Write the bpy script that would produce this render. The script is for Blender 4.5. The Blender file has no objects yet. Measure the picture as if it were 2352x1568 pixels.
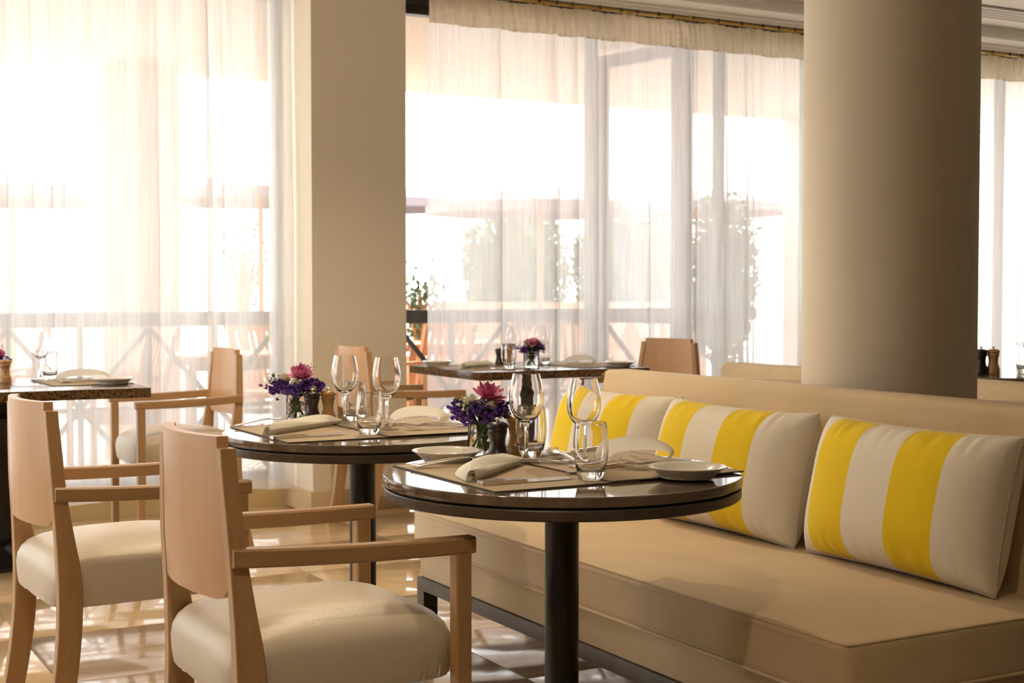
import bpy, bmesh, math, random
from math import sin, cos, pi, radians, sqrt, atan2, hypot
from mathutils import Vector, Matrix

random.seed(7)
scene = bpy.context.scene
col = scene.collection

# ------------------------------------------------------------------ camera
cam_d = bpy.data.cameras.new('camera'); cam_d.lens = 50; cam_d.sensor_width = 36
cam_d.clip_start = 0.05; cam_d.clip_end = 300
cam = bpy.data.objects.new('camera', cam_d); col.objects.link(cam)
cam.location = (0, 0, 1.131)
cam.rotation_euler = (radians(90 - 2.069), 0, -radians(29))
scene.camera = cam
cam_d.dof.use_dof = True; cam_d.dof.focus_distance = 3.0; cam_d.dof.aperture_fstop = 9.0

# ------------------------------------------------------------------ view, world, sun
vs = scene.view_settings
vs.view_transform = 'Standard'; vs.look = 'None'; vs.gamma = 1.0; vs.use_curve_mapping = False
vs.exposure = 0.38
scene.cycles.use_denoising = True
scene.cycles.use_light_tree = False
scene.cycles.max_bounces = 12
scene.cycles.use_adaptive_sampling = True
scene.cycles.adaptive_threshold = 0.07
scene.cycles.diffuse_bounces = 4
scene.cycles.glossy_bounces = 4
scene.cycles.transmission_bounces = 12
scene.cycles.transparent_max_bounces = 12
scene.cycles.sample_clamp_indirect = 6.0

world = bpy.data.worlds.new('hazy_sky'); scene.world = world
world.use_nodes = True
wn = world.node_tree.nodes; wn.clear()
wo = wn.new('ShaderNodeOutputWorld'); wb = wn.new('ShaderNodeBackground')
wb.inputs['Color'].default_value = (0.985, 0.99, 1.0, 1); wb.inputs['Strength'].default_value = 5.3
world.node_tree.links.new(wb.outputs[0], wo.inputs[0])

sun_d = bpy.data.lights.new('sun', 'SUN'); sun_d.energy = 6.0; sun_d.angle = radians(0.6); sun_d.color = (1.0, 0.88, 0.74)
sun = bpy.data.objects.new('sun', sun_d); col.objects.link(sun)
sun.rotation_euler = Vector((0.25, 0.62, 0.78)).to_track_quat('Z', 'Y').to_euler()
sun.location = (8, 20, 20)

# ------------------------------------------------------------------ materials
def new_mat(name):
    m = bpy.data.materials.new(name); m.use_nodes = True
    nt = m.node_tree
    return m, nt, nt.nodes['Principled BSDF'], nt.nodes['Material Output']

def plain(name, c, rough=0.5, metal=0.0, spec=0.5, coat=0.0, sheen=0.0, bump=None):
    m, nt, b, o = new_mat(name)
    b.inputs['Base Color'].default_value = (*c, 1); b.inputs['Roughness'].default_value = rough
    b.inputs['Metallic'].default_value = metal; b.inputs['Specular IOR Level'].default_value = spec
    b.inputs['Coat Weight'].default_value = coat; b.inputs['Sheen Weight'].default_value = sheen
    if bump:
        sc, st, dist = bump
        tc = nt.nodes.new('ShaderNodeTexCoord'); n = nt.nodes.new('ShaderNodeTexNoise'); bp = nt.nodes.new('ShaderNodeBump')
        n.inputs['Scale'].default_value = sc; n.inputs['Detail'].default_value = 3
        bp.inputs['Strength'].default_value = st; bp.inputs['Distance'].default_value = dist
        nt.links.new(tc.outputs['Object'], n.inputs['Vector']); nt.links.new(n.outputs['Fac'], bp.inputs['Height'])
        nt.links.new(bp.outputs[0], b.inputs['Normal'])
    return m

def ramp(nt, stops):
    r = nt.nodes.new('ShaderNodeValToRGB'); e = r.color_ramp.elements
    e[0].position, e[0].color = stops[0][0], (*stops[0][1], 1)
    e[1].position, e[1].color = stops[-1][0], (*stops[-1][1], 1)
    for p, c in stops[1:-1]:
        k = e.new(p); k.color = (*c, 1)
    return r

def wood(name, c1, c2, axis='Z', scale=18, rough=0.45, stretch=0.05, bump=0.05):
    m, nt, b, o = new_mat(name)
    tc = nt.nodes.new('ShaderNodeTexCoord'); mp = nt.nodes.new('ShaderNodeMapping')
    s = {'X': (stretch, 1, 1), 'Y': (1, stretch, 1), 'Z': (1, 1, stretch)}[axis]
    mp.inputs['Scale'].default_value = s
    oi = nt.nodes.new('ShaderNodeObjectInfo')
    ad = nt.nodes.new('ShaderNodeVectorMath'); ad.operation = 'MULTIPLY_ADD'
    cb = nt.nodes.new('ShaderNodeCombineXYZ')
    for i in range(3): nt.links.new(oi.outputs['Random'], cb.inputs[i])
    ad.inputs[1].default_value = (9, 9, 9)
    nt.links.new(cb.outputs[0], ad.inputs[0]); nt.links.new(tc.outputs['Object'], ad.inputs[2])
    nt.links.new(ad.outputs[0], mp.inputs['Vector'])
    n = nt.nodes.new('ShaderNodeTexNoise'); n.inputs['Scale'].default_value = scale
    n.inputs['Detail'].default_value = 6; n.inputs['Roughness'].default_value = 0.65
    n2 = nt.nodes.new('ShaderNodeTexNoise'); n2.inputs['Scale'].default_value = scale * 9; n2.inputs['Detail'].default_value = 3
    mx = nt.nodes.new('ShaderNodeMath'); mx.operation = 'MULTIPLY_ADD'; mx.inputs[1].default_value = 0.35
    nt.links.new(mp.outputs[0], n.inputs['Vector']); nt.links.new(mp.outputs[0], n2.inputs['Vector'])
    nt.links.new(n2.outputs['Fac'], mx.inputs[0]); nt.links.new(n.outputs['Fac'], mx.inputs[2])
    r = ramp(nt, [(0.42, c1), (0.92, c2)])
    nt.links.new(mx.outputs[0], r.inputs[0]); nt.links.new(r.outputs[0], b.inputs['Base Color'])
    b.inputs['Roughness'].default_value = rough
    bp = nt.nodes.new('ShaderNodeBump'); bp.inputs['Strength'].default_value = bump; bp.inputs['Distance'].default_value = 0.002
    nt.links.new(mx.outputs[0], bp.inputs['Height']); nt.links.new(bp.outputs[0], b.inputs['Normal'])
    return m

def stone_tile(name, stops, axis_stretch, scale, rough):
    m, nt, b, o = new_mat(name)
    tc = nt.nodes.new('ShaderNodeTexCoord'); oi = nt.nodes.new('ShaderNodeObjectInfo')
    cb = nt.nodes.new('ShaderNodeCombineXYZ')
    for i in range(3): nt.links.new(oi.outputs['Random'], cb.inputs[i])
    ad = nt.nodes.new('ShaderNodeVectorMath'); ad.operation = 'MULTIPLY_ADD'; ad.inputs[1].default_value = (13, 7, 5)
    nt.links.new(cb.outputs[0], ad.inputs[0]); nt.links.new(tc.outputs['Object'], ad.inputs[2])
    mp = nt.nodes.new('ShaderNodeMapping'); mp.inputs['Scale'].default_value = axis_stretch
    nt.links.new(ad.outputs[0], mp.inputs['Vector'])
    n = nt.nodes.new('ShaderNodeTexNoise'); n.inputs['Scale'].default_value = scale; n.inputs['Detail'].default_value = 8
    n.inputs['Roughness'].default_value = 0.6; n.inputs['Distortion'].default_value = 0.6
    nt.links.new(mp.outputs[0], n.inputs['Vector'])
    r = ramp(nt, stops)
    nt.links.new(n.outputs['Fac'], r.inputs[0])
    hs = nt.nodes.new('ShaderNodeHueSaturation'); nt.links.new(r.outputs[0], hs.inputs['Color'])
    mr = nt.nodes.new('ShaderNodeMapRange'); mr.inputs['To Min'].default_value = 0.88; mr.inputs['To Max'].default_value = 1.08
    nt.links.new(oi.outputs['Random'], mr.inputs['Value']); nt.links.new(mr.outputs[0], hs.inputs['Value'])
    nt.links.new(hs.outputs[0], b.inputs['Base Color'])
    b.inputs['Roughness'].default_value = rough; b.inputs['Specular IOR Level'].default_value = 0.6
    return m

def speckle(name, base, dark, light, rough=0.12):
    m, nt, b, o = new_mat(name)
    tc = nt.nodes.new('ShaderNodeTexCoord')
    n = nt.nodes.new('ShaderNodeTexNoise'); n.inputs['Scale'].default_value = 90; n.inputs['Detail'].default_value = 4
    v = nt.nodes.new('ShaderNodeTexVoronoi'); v.inputs['Scale'].default_value = 140
    nt.links.new(tc.outputs['Object'], n.inputs['Vector']); nt.links.new(tc.outputs['Object'], v.inputs['Vector'])
    r = ramp(nt, [(0.36, dark), (0.5, base), (0.68, light)])
    mx = nt.nodes.new('ShaderNodeMath'); mx.operation = 'MULTIPLY_ADD'; mx.inputs[1].default_value = 0.28; mx.use_clamp = True
    sb = nt.nodes.new('ShaderNodeMath'); sb.operation = 'SUBTRACT'; sb.inputs[1].default_value = 0.1
    nt.links.new(v.outputs['Distance'], mx.inputs[0]); nt.links.new(n.outputs['Fac'], sb.inputs[0]); nt.links.new(sb.outputs[0], mx.inputs[2])
    nt.links.new(mx.outputs[0], r.inputs[0]); nt.links.new(r.outputs[0], b.inputs['Base Color'])
    b.inputs['Roughness'].default_value = rough
    return m

def fabric(name, c, scale=900, rough=0.85, strength=0.12, sheen=0.15, var=0.05):
    m, nt, b, o = new_mat(name)
    tc = nt.nodes.new('ShaderNodeTexCoord')
    w1 = nt.nodes.new('ShaderNodeTexWave'); w1.bands_direction = 'DIAGONAL'; w1.inputs['Scale'].default_value = scale / 6
    w1.inputs['Distortion'].default_value = 0.5
    n = nt.nodes.new('ShaderNodeTexNoise'); n.inputs['Scale'].default_value = 6; n.inputs['Detail'].default_value = 4
    nt.links.new(tc.outputs['Object'], w1.inputs['Vector']); nt.links.new(tc.outputs['Object'], n.inputs['Vector'])
    r = ramp(nt, [(0.3, tuple(x * (1 - var) for x in c)), (0.7, tuple(min(1, x * (1 + var)) for x in c))])
    nt.links.new(n.outputs['Fac'], r.inputs[0]); nt.links.new(r.outputs[0], b.inputs['Base Color'])
    bp = nt.nodes.new('ShaderNodeBump'); bp.inputs['Strength'].default_value = strength; bp.inputs['Distance'].default_value = 0.0008
    nt.links.new(w1.outputs['Fac'], bp.inputs['Height']); nt.links.new(bp.outputs[0], b.inputs['Normal'])
    b.inputs['Roughness'].default_value = rough; b.inputs['Sheen Weight'].default_value = sheen
    b.inputs['Specular IOR Level'].default_value = 0.25
    return m

def striped(name, pale, bold, bounds):
    """vertical stripes along the local X axis of the cushion (metres)"""
    m, nt, b, o = new_mat(name)
    tc = nt.nodes.new('ShaderNodeTexCoord'); sx = nt.nodes.new('ShaderNodeSeparateXYZ')
    nt.links.new(tc.outputs['Object'], sx.inputs[0])
    mr = nt.nodes.new('ShaderNodeMapRange'); mr.inputs['From Min'].default_value = -0.31; mr.inputs['From Max'].default_value = 0.31
    nt.links.new(sx.outputs['X'], mr.inputs['Value'])
    r = nt.nodes.new('ShaderNodeValToRGB'); r.color_ramp.interpolation = 'CONSTANT'
    e = r.color_ramp.elements
    e[0].position = 0.0; e[0].color = (*pale, 1)
    e[1].position = bounds[-1]; e[1].color = (*pale, 1)
    for i, p in enumerate(bounds[:-1]):
        k = e.new(p); k.color = (*(bold if i % 2 == 0 else pale), 1)
    nt.links.new(mr.outputs[0], r.inputs[0]); nt.links.new(r.outputs[0], b.inputs['Base Color'])
    w1 = nt.nodes.new('ShaderNodeTexWave'); w1.bands_direction = 'X'; w1.inputs['Scale'].default_value = 90
    nt.links.new(tc.outputs['Object'], w1.inputs['Vector'])
    bp = nt.nodes.new('ShaderNodeBump'); bp.inputs['Strength'].default_value = 0.15; bp.inputs['Distance'].default_value = 0.0008
    nt.links.new(w1.outputs['Fac'], bp.inputs['Height']); nt.links.new(bp.outputs[0], b.inputs['Normal'])
    b.inputs['Roughness'].default_value = 0.85; b.inputs['Sheen Weight'].default_value = 0.15
    b.inputs['Specular IOR Level'].default_value = 0.25
    return m

def sheer(name, c, clear, refl=0.25):
    m, nt, b, o = new_mat(name)
    nt.nodes.remove(b)
    tr = nt.nodes.new('ShaderNodeBsdfTransparent'); tl = nt.nodes.new('ShaderNodeBsdfTranslucent'); df = nt.nodes.new('ShaderNodeBsdfDiffuse')
    tl.inputs['Color'].default_value = (*c, 1); df.inputs['Color'].default_value = (*c, 1)
    a = nt.nodes.new('ShaderNodeMixShader'); a.inputs[0].default_value = refl
    nt.links.new(tl.outputs[0], a.inputs[1]); nt.links.new(df.outputs[0], a.inputs[2])
    k = nt.nodes.new('ShaderNodeMixShader')
    tc = nt.nodes.new('ShaderNodeTexCoord'); mp = nt.nodes.new('ShaderNodeMapping'); mp.inputs['Scale'].default_value = (1, 1, 0.04)
    n = nt.nodes.new('ShaderNodeTexNoise'); n.inputs['Scale'].default_value = 60; n.inputs['Detail'].default_value = 2
    nt.links.new(tc.outputs['Object'], mp.inputs['Vector']); nt.links.new(mp.outputs[0], n.inputs['Vector'])
    mr = nt.nodes.new('ShaderNodeMapRange'); mr.inputs['From Min'].default_value = 0.3; mr.inputs['From Max'].default_value = 0.7
    mr.inputs['To Min'].default_value = clear - 0.06; mr.inputs['To Max'].default_value = clear + 0.06
    nt.links.new(n.outputs['Fac'], mr.inputs['Value']); nt.links.new(mr.outputs[0], k.inputs[0])
    nt.links.new(a.outputs[0], k.inputs[1]); nt.links.new(tr.outputs[0], k.inputs[2]); nt.links.new(k.outputs[0], o.inputs[0])
    return m

def cloth_thin(name, c, through=0.3):
    m, nt, b, o = new_mat(name)
    b.inputs['Base Color'].default_value = (*c, 1); b.inputs['Roughness'].default_value = 0.8; b.inputs['Specular IOR Level'].default_value = 0.2
    tl = nt.nodes.new('ShaderNodeBsdfTranslucent'); tl.inputs['Color'].default_value = (*c, 1)
    k = nt.nodes.new('ShaderNodeMixShader'); k.inputs[0].default_value = through
    tc = nt.nodes.new('ShaderNodeTexCoord'); n = nt.nodes.new('ShaderNodeTexNoise'); n.inputs['Scale'].default_value = 1400
    bp = nt.nodes.new('ShaderNodeBump'); bp.inputs['Strength'].default_value = 0.08; bp.inputs['Distance'].default_value = 0.0006
    nt.links.new(tc.outputs['Object'], n.inputs['Vector']); nt.links.new(n.outputs['Fac'], bp.inputs['Height']); nt.links.new(bp.outputs[0], b.inputs['Normal'])
    nt.links.new(b.outputs[0], k.inputs[1]); nt.links.new(tl.outputs[0], k.inputs[2]); nt.links.new(k.outputs[0], o.inputs[0])
    return m

def pane_glass(name):
    m, nt, b, o = new_mat(name); nt.nodes.remove(b)
    tr = nt.nodes.new('ShaderNodeBsdfTransparent'); gl = nt.nodes.new('ShaderNodeBsdfGlossy'); gl.inputs['Roughness'].default_value = 0.0
    tr.inputs['Color'].default_value = (0.97, 0.98, 0.97, 1)
    k = nt.nodes.new('ShaderNodeMixShader'); k.inputs[0].default_value = 0.06
    nt.links.new(tr.outputs[0], k.inputs[1]); nt.links.new(gl.outputs[0], k.inputs[2]); nt.links.new(k.outputs[0], o.inputs[0])
    return m

def clear_glass(name, ior=1.5, c=(1, 1, 1)):
    m, nt, b, o = new_mat(name)
    b.inputs['Base Color'].default_value = (*c, 1); b.inputs['Transmission Weight'].default_value = 1.0
    b.inputs['Roughness'].default_value = 0.0; b.inputs['IOR'].default_value = ior
    return m

def woven(name, c1, c2):
    m, nt, b, o = new_mat(name)
    tc = nt.nodes.new('ShaderNodeTexCoord')
    w = nt.nodes.new('ShaderNodeTexWave'); w.bands_direction = 'Y'; w.inputs['Scale'].default_value = 36; w.inputs['Distortion'].default_value = 1.2
    w.inputs['Detail'].default_value = 2; w.inputs['Detail Scale'].default_value = 3
    nt.links.new(tc.outputs['Object'], w.inputs['Vector'])
    r = ramp(nt, [(0.2, c1), (0.8, c2)]); nt.links.new(w.outputs['Fac'], r.inputs[0]); nt.links.new(r.outputs[0], b.inputs['Base Color'])
    bp = nt.nodes.new('ShaderNodeBump'); bp.inputs['Strength'].default_value = 0.4; bp.inputs['Distance'].default_value = 0.001
    nt.links.new(w.outputs['Fac'], bp.inputs['Height']); nt.links.new(bp.outputs[0], b.inputs['Normal'])
    b.inputs['Roughness'].default_value = 0.6
    return m

M = dict(
    fill_cutter=wood('fill_cutting_wood', (0.26, 0.165, 0.09), (0.38, 0.25, 0.145), 'Z', 6, 0.5),  # wood finish invented for the unseen rear wall to cut fill light
    wall=plain('wall_paint', (0.84, 0.755, 0.61), 0.8, bump=(60, 0.06, 0.002)),
    column=plain('column_paint', (0.72, 0.63, 0.485), 0.7, bump=(50, 0.05, 0.002)),
    ceiling=plain('ceiling_paint', (0.92, 0.88, 0.80), 0.8),
    skirting=stone_tile('skirting_marble', [(0.3, (0.62, 0.46, 0.27)), (0.7, (0.72, 0.57, 0.37))], (1, 1, 1), 5, 0.3),
    tile=stone_tile('beige_marble', [(0.25, (0.54, 0.375, 0.20)), (0.5, (0.66, 0.475, 0.27)), (0.75, (0.74, 0.56, 0.35))], (0.5, 1.2, 1), 4, 0.07),
    tile_grey=stone_tile('veined_marble', [(0.25, (0.27, 0.19, 0.13)), (0.5, (0.43, 0.325, 0.235)), (0.75, (0.54, 0.43, 0.33))], (0.12, 2.2, 1), 7, 0.09),
    grout=plain('grout', (0.30, 0.25, 0.19), 0.7),
    beech=wood('beech', (0.43, 0.25, 0.115), (0.56, 0.345, 0.175), 'Z', 16, 0.38),
    beech_x=wood('beech_long', (0.40, 0.235, 0.11), (0.52, 0.32, 0.16), 'X', 16, 0.38),
    veneer=wood('beech_veneer', (0.60, 0.345, 0.165), (0.70, 0.42, 0.215), 'Z', 10, 0.34, 0.03),
    leather=plain('ivory_leather', (0.70, 0.62, 0.50), 0.36, spec=0.5, bump=(260, 0.22, 0.0025)),
    sofa=fabric('sofa_fabric', (0.63, 0.48, 0.295), 1200),
    stitch=plain('stitching', (0.60, 0.47, 0.31), 0.8),
    darkwood=wood('dark_oak', (0.055, 0.042, 0.030), (0.125, 0.098, 0.072), 'X', 22, 0.42, 0.04),
    tabletop=stone_tile('table_stone', [(0.3, (0.115, 0.08, 0.056)), (0.55, (0.18, 0.132, 0.095)), (0.75, (0.24, 0.185, 0.14))], (0.25, 2.0, 1), 10, 0.06),
    tablerim=wood('table_rim_oak', (0.05, 0.037, 0.026), (0.115, 0.088, 0.063), 'X', 24, 0.4, 0.06),
    pole=plain('powder_coated_steel', (0.022, 0.019, 0.017), 0.32, 0.3),
    iron=plain('cast_iron', (0.02, 0.016, 0.014), 0.5, 0.2),
    granite=speckle('brown_granite', (0.095, 0.047, 0.021), (0.016, 0.011, 0.008), (0.18, 0.10, 0.048)),
    stripe=striped('striped_canvas', (0.80, 0.725, 0.595), (0.82, 0.575, 0.004), [0.105, 0.335, 0.57, 0.80]),
    seam=plain('cushion_piping', (0.60, 0.52, 0.41), 0.8),
    glass=clear_glass('clear_glass'),
    water=clear_glass('water', 1.33),
    china=plain('white_china', (0.80, 0.76, 0.68), 0.12, spec=0.6, coat=0.4),
    linen=cloth_thin('white_linen', (0.93, 0.89, 0.80), 0.2),
    linen_thin=cloth_thin('thin_linen', (0.94, 0.91, 0.83), 0.52),
    steel=plain('polished_steel', (0.80, 0.77, 0.72), 0.22, 1.0),
    mat=woven('woven_mat', (0.33, 0.24, 0.14), (0.50, 0.385, 0.24)),
    matedge=plain('mat_edge', (0.10, 0.075, 0.05), 0.6),
    mill_dark=plain('walnut_lacquer', (0.020, 0.009, 0.006), 0.32),
    mill_light=wood('beech_lacquer', (0.40, 0.205, 0.07), (0.52, 0.29, 0.115), 'Z', 20, 0.25),
    pink=plain('pink_petal', (0.66, 0.16, 0.33), 0.6), pink2=plain('pale_pink_petal', (0.72, 0.30, 0.48), 0.6),
    purple=plain('statice_purple', (0.13, 0.055, 0.38), 0.7), violet=plain('statice_violet', (0.26, 0.10, 0.42), 0.7),
    whitefl=plain('cream_petal', (0.80, 0.76, 0.58), 0.65),
    green=plain('leaf_green', (0.055, 0.13, 0.03), 0.5), green2=plain('stem_green', (0.10, 0.20, 0.045), 0.5),
    sheer=sheer('sheer_voile', (0.90, 0.895, 0.895), 0.34, 0.2),
    header=sheer('gathered_tape', (0.72, 0.62, 0.46), 0.06, 0.5),
    brass=plain('brass_rail', (0.62, 0.40, 0.10), 0.3, 0.8),
    hook=plain('dark_hook', (0.08, 0.06, 0.04), 0.5),
    frame=plain('dark_window_frame', (0.025, 0.024, 0.026), 0.45),
    pane=pane_glass('window_pane'),
    kerb=plain('yellow_stone', (0.70, 0.54, 0.28), 0.5),
    render_wall=plain('terrace_render', (0.78, 0.68, 0.60), 0.85),
    terrace=stone_tile('terrace_paving', [(0.3, (0.52, 0.48, 0.43)), (0.7, (0.60, 0.56, 0.51))], (1, 1, 1), 2, 0.6),
    teak=wood('teak', (0.50, 0.20, 0.075), (0.66, 0.32, 0.13), 'Z', 14, 0.5),
    canvas=plain('parasol_canvas', (0.24, 0.20, 0.22), 0.9),
    terracotta=plain('terracotta', (0.55, 0.33, 0.22), 0.8),
    foliage=plain('foliage', (0.10, 0.15, 0.05), 0.6), foliage2=plain('foliage_dark', (0.055, 0.095, 0.03), 0.6),
    lampmetal=plain('lamp_trim', (0.80, 0.78, 0.74), 0.35, 0.6),
    ventdark=plain('vent_dark', (0.10, 0.08, 0.055), 0.8),
)
def emit(name, c, s):
    m, nt, b, o = new_mat(name)
    b.inputs['Base Color'].default_value = (*c, 1); b.inputs['Emission Color'].default_value = (*c, 1); b.inputs['Emission Strength'].default_value = s
    return m
M['bulb'] = emit('lamp_glow', (1.0, 0.72, 0.42), 12)

# ------------------------------------------------------------------ mesh helpers
class MB:
    def __init__(s): s.v = []; s.f = []; s.m = []
    def add(s, vs, fs, mi=0):
        o = len(s.v); s.v += [tuple(p) for p in vs]; s.f += [tuple(o + i for i in f) for f in fs]; s.m += [mi] * len(fs); return s
    def box(s, x0, x1, y0, y1, z0, z1, mi=0, ch=0.0):
        if ch <= 0:
            v = [(x, y, z) for z in (z0, z1) for y in (y0, y1) for x in (x0, x1)]
            return s.add(v, [(0, 2, 3, 1), (4, 5, 7, 6), (0, 1, 5, 4), (2, 6, 7, 3), (0, 4, 6, 2), (1, 3, 7, 5)], mi)
        bm = bmesh.new(); bmesh.ops.create_cube(bm, size=1)
        for q in bm.verts:
            q.co = Vector(((x0 + x1) / 2 + q.co.x * (x1 - x0), (y0 + y1) / 2 + q.co.y * (y1 - y0), (z0 + z1) / 2 + q.co.z * (z1 - z0)))
        bmesh.ops.bevel(bm, geom=bm.edges[:] , offset=ch, segments=2, profile=0.6, affect='EDGES')
        bm.verts.index_update()
        s.add([q.co[:] for q in bm.verts], [[q.index for q in f.verts] for f in bm.faces], mi); bm.free(); return s
    def loft(s, rings, cap0=True, cap1=True, closed=True, mi=0):
        n = len(rings[0]); o = len(s.v); fs = []
        for r in rings: s.v += [tuple(p) for p in r]
        m = n if closed else n - 1
        for i in range(len(rings) - 1):
            for j in range(m):
                a = o + i * n + j; b = o + i * n + (j + 1) % n
                fs.append((a, b, b + n, a + n))
        if cap0: fs.append(tuple(o + j for j in reversed(range(n))))
        if cap1: fs.append(tuple(o + (len(rings) - 1) * n + j for j in range(n)))
        s.f += fs; s.m += [mi] * len(fs); return s
    def lathe(s, prof, n=32, c=(0, 0, 0), mi=0, cap=True):
        rings = [[(c[0] + r * cos(2 * pi * k / n), c[1] + r * sin(2 * pi * k / n), c[2] + z) for k in range(n)] for r, z in prof]
        return s.loft(rings, cap, cap, True, mi)
    def tube(s, pts, r, n=8, mi=0, flat=1.0):
        pts = [Vector(p) for p in pts]; rs = r if isinstance(r, (list, tuple)) else [r] * len(pts)
        rings = []; prev = None
        for i, p in enumerate(pts):
            t = (pts[min(i + 1, len(pts) - 1)] - pts[max(i - 1, 0)]).normalized()
            u = Vector((0, 0, 1)) if abs(t.z) < 0.95 else Vector((1, 0, 0))
            a = t.cross(u).normalized(); b = a.cross(t).normalized()
            rings.append([p + a * (rs[i] * cos(2 * pi * k / n)) + b * (rs[i] * flat * sin(2 * pi * k / n)) for k in range(n)])
        return s.loft(rings, True, True, True, mi)
    def bar(s, p, q, w, h, mi=0, up=(0, 0, 1)):
        p = Vector(p); q = Vector(q); t = (q - p).normalized(); u = Vector(up)
        if abs(t.dot(u)) > 0.98: u = Vector((1, 0, 0))
        a = t.cross(u).normalized() * (w / 2); b = a.cross(t).normalized() * (h / 2)
        return s.loft([[c - a - b, c + a - b, c + a + b, c - a + b] for c in (p, q)], mi=mi)
    def mesh(s, name, mats, smooth=35):
        me = bpy.data.meshes.new(name); me.from_pydata(s.v, [], s.f); me.validate(); me.update()
        for m in (mats if isinstance(mats, (list, tuple)) else [mats]): me.materials.append(m)
        if any(s.m):
            me.polygons.foreach_set('material_index', s.m[:len(me.polygons)])
        bm = bmesh.new(); bm.from_mesh(me); bmesh.ops.recalc_face_normals(bm, faces=bm.faces[:]); bm.to_mesh(me); bm.free()
        if smooth:
            me.polygons.foreach_set('use_smooth', [True] * len(me.polygons)); me.set_sharp_from_angle(angle=radians(smooth))
        return me
    def build(s, name, mats, parent=None, smooth=35): return link(name, s.mesh(name, mats, smooth), parent)

def link(name, me, parent=None):
    o = bpy.data.objects.new(name, me); col.objects.link(o)
    if parent is not None: o.parent = parent
    return o
def tag(o, label, cat, group=None):
    o['label'] = label; o['category'] = cat
    if group: o['group'] = group
    return o
def thing(name, label, cat, loc=(0, 0, 0), rz=0.0, group=None):
    o = bpy.data.objects.new(name, None); col.objects.link(o); o.empty_display_size = 0.05
    o.location = loc; o.rotation_euler = (0, 0, rz)
    return tag(o, label, cat, group)
def struct(o): o['kind'] = 'structure'; return o
def kids(o): return [c for c in col.objects if c.parent is o]
def dup(root, loc, rz, label, group=None, scale=None):
    r = root.copy(); col.objects.link(r); r.location = loc; r.rotation_euler = (0, 0, rz); r['label'] = label
    if group: r['group'] = group
    if scale: r.scale = (scale,) * 3
    for ch in kids(root):
        c = ch.copy(); col.objects.link(c); c.parent = r
        for g in kids(ch):
            d = g.copy(); col.objects.link(d); d.parent = c
    return r
def interp(tab, z):
    for (a, b) in zip(tab, tab[1:]):
        if a[0] <= z <= b[0]:
            t = (z - a[0]) / (b[0] - a[0]); return [p + (q - p) * t for p, q in zip(a[1:], b[1:])]
    return list(tab[-1][1:]) if z > tab[-1][0] else list(tab[0][1:])
def smooth_interp(tab, z):
    n = len(tab)
    for i in range(n - 1):
        if tab[i][0] <= z <= tab[i + 1][0] or i == n - 2:
            p0, p1, p2, p3 = tab[max(i - 1, 0)], tab[i], tab[i + 1], tab[min(i + 2, n - 1)]
            t = (z - p1[0]) / (p2[0] - p1[0]); out = []
            for k in range(1, len(p1)):
                out.append(0.5 * (2 * p1[k] + (p2[k] - p0[k]) * t + (2 * p0[k] - 5 * p1[k] + 4 * p2[k] - p3[k]) * t * t + (3 * p1[k] - p0[k] - 3 * p2[k] + p3[k]) * t ** 3))
            return out

# ------------------------------------------------------------------ the room
ZC = 2.87           # ceiling
YC = 7.0            # curtain plane
YG = 7.2            # glazing plane
X0, X1, Y0 = -2.6, 9.6, -7.0
TS = 0.6
floor = struct(MB().box(X0, X1, Y0, 7.32, -0.12, -0.004).build('floor', M['grout'], None, 0))
tile_me = {}
for key in ('tile', 'tile_grey'):
    tile_me[key] = MB().box(0.0012, TS - 0.0012, 0.0012, TS - 0.0012, -0.004, 0.0, ch=0.0008).mesh('floor_tile', M[key], 30)
ox, oy = 0.83 - 6 * TS, 4.17 - 7 * TS
for i in range(0, 17):
    for j in range(0, 13):
        x, y = ox + i * TS, oy + j * TS
        if x + TS > X1 or y + TS > 7.4: continue
        if y < 2.3 and (i > 12 or i < 2): continue
        grey = (y + 0.1 < 4.77) and x > 0.8
        if (not grey) and random.random() < 0.08 and y < 4.0: grey = True
        t = link('tile', tile_me['tile_grey' if grey else 'tile'], floor); t.location = (x, y, 0)

# ceiling with its dropped strip along the windows
ce = struct(MB().box(X0, X1, Y0, 6.745, ZC, ZC + 0.15).build('ceiling', M['ceiling'], None, 0))
cb = MB(); cb.box(X0, X1, 6.745, 7.32, 2.795, 3.02); cb.build('soffit', M['ceiling'], ce, 0)
mo = MB(); mo.loft([[(x, y, z) for y, z in [(6.745, ZC), (6.725, ZC), (6.725, ZC - 0.012), (6.735, ZC - 0.02), (6.735, 2.815), (6.722, 2.807), (6.722, 2.79), (6.745, 2.79)]] for x in (X0, X1)])
mo.build('cornice', M['ceiling'], ce, 20)
mo = MB(); mo.loft([[(x, y, z) for y, z in [(6.90, 2.80), (6.90, 2.782), (6.925, 2.776), (6.925, 2.766), (6.955, 2.766), (6.955, 2.80)]] for x in (X0, X1)])
mo.build('curtain_moulding', M['ceiling'], ce, 20)
vt = thing('air_vent', 'slotted linear air vent in the ceiling right of the column', 'vent', (7.2, 6.38, ZC))
MB().box(-1.2, 1.2, -0.13, 0.13, -0.004, -0.0005).build('backing', M['ventdark'], vt, 0)
for k in range(5):
    MB().box(-1.2, 1.2, -0.125 + k * 0.055, -0.125 + k * 0.055 + 0.03, -0.016, -0.004).build('slat', M['ceiling'], vt, 0)

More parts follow.
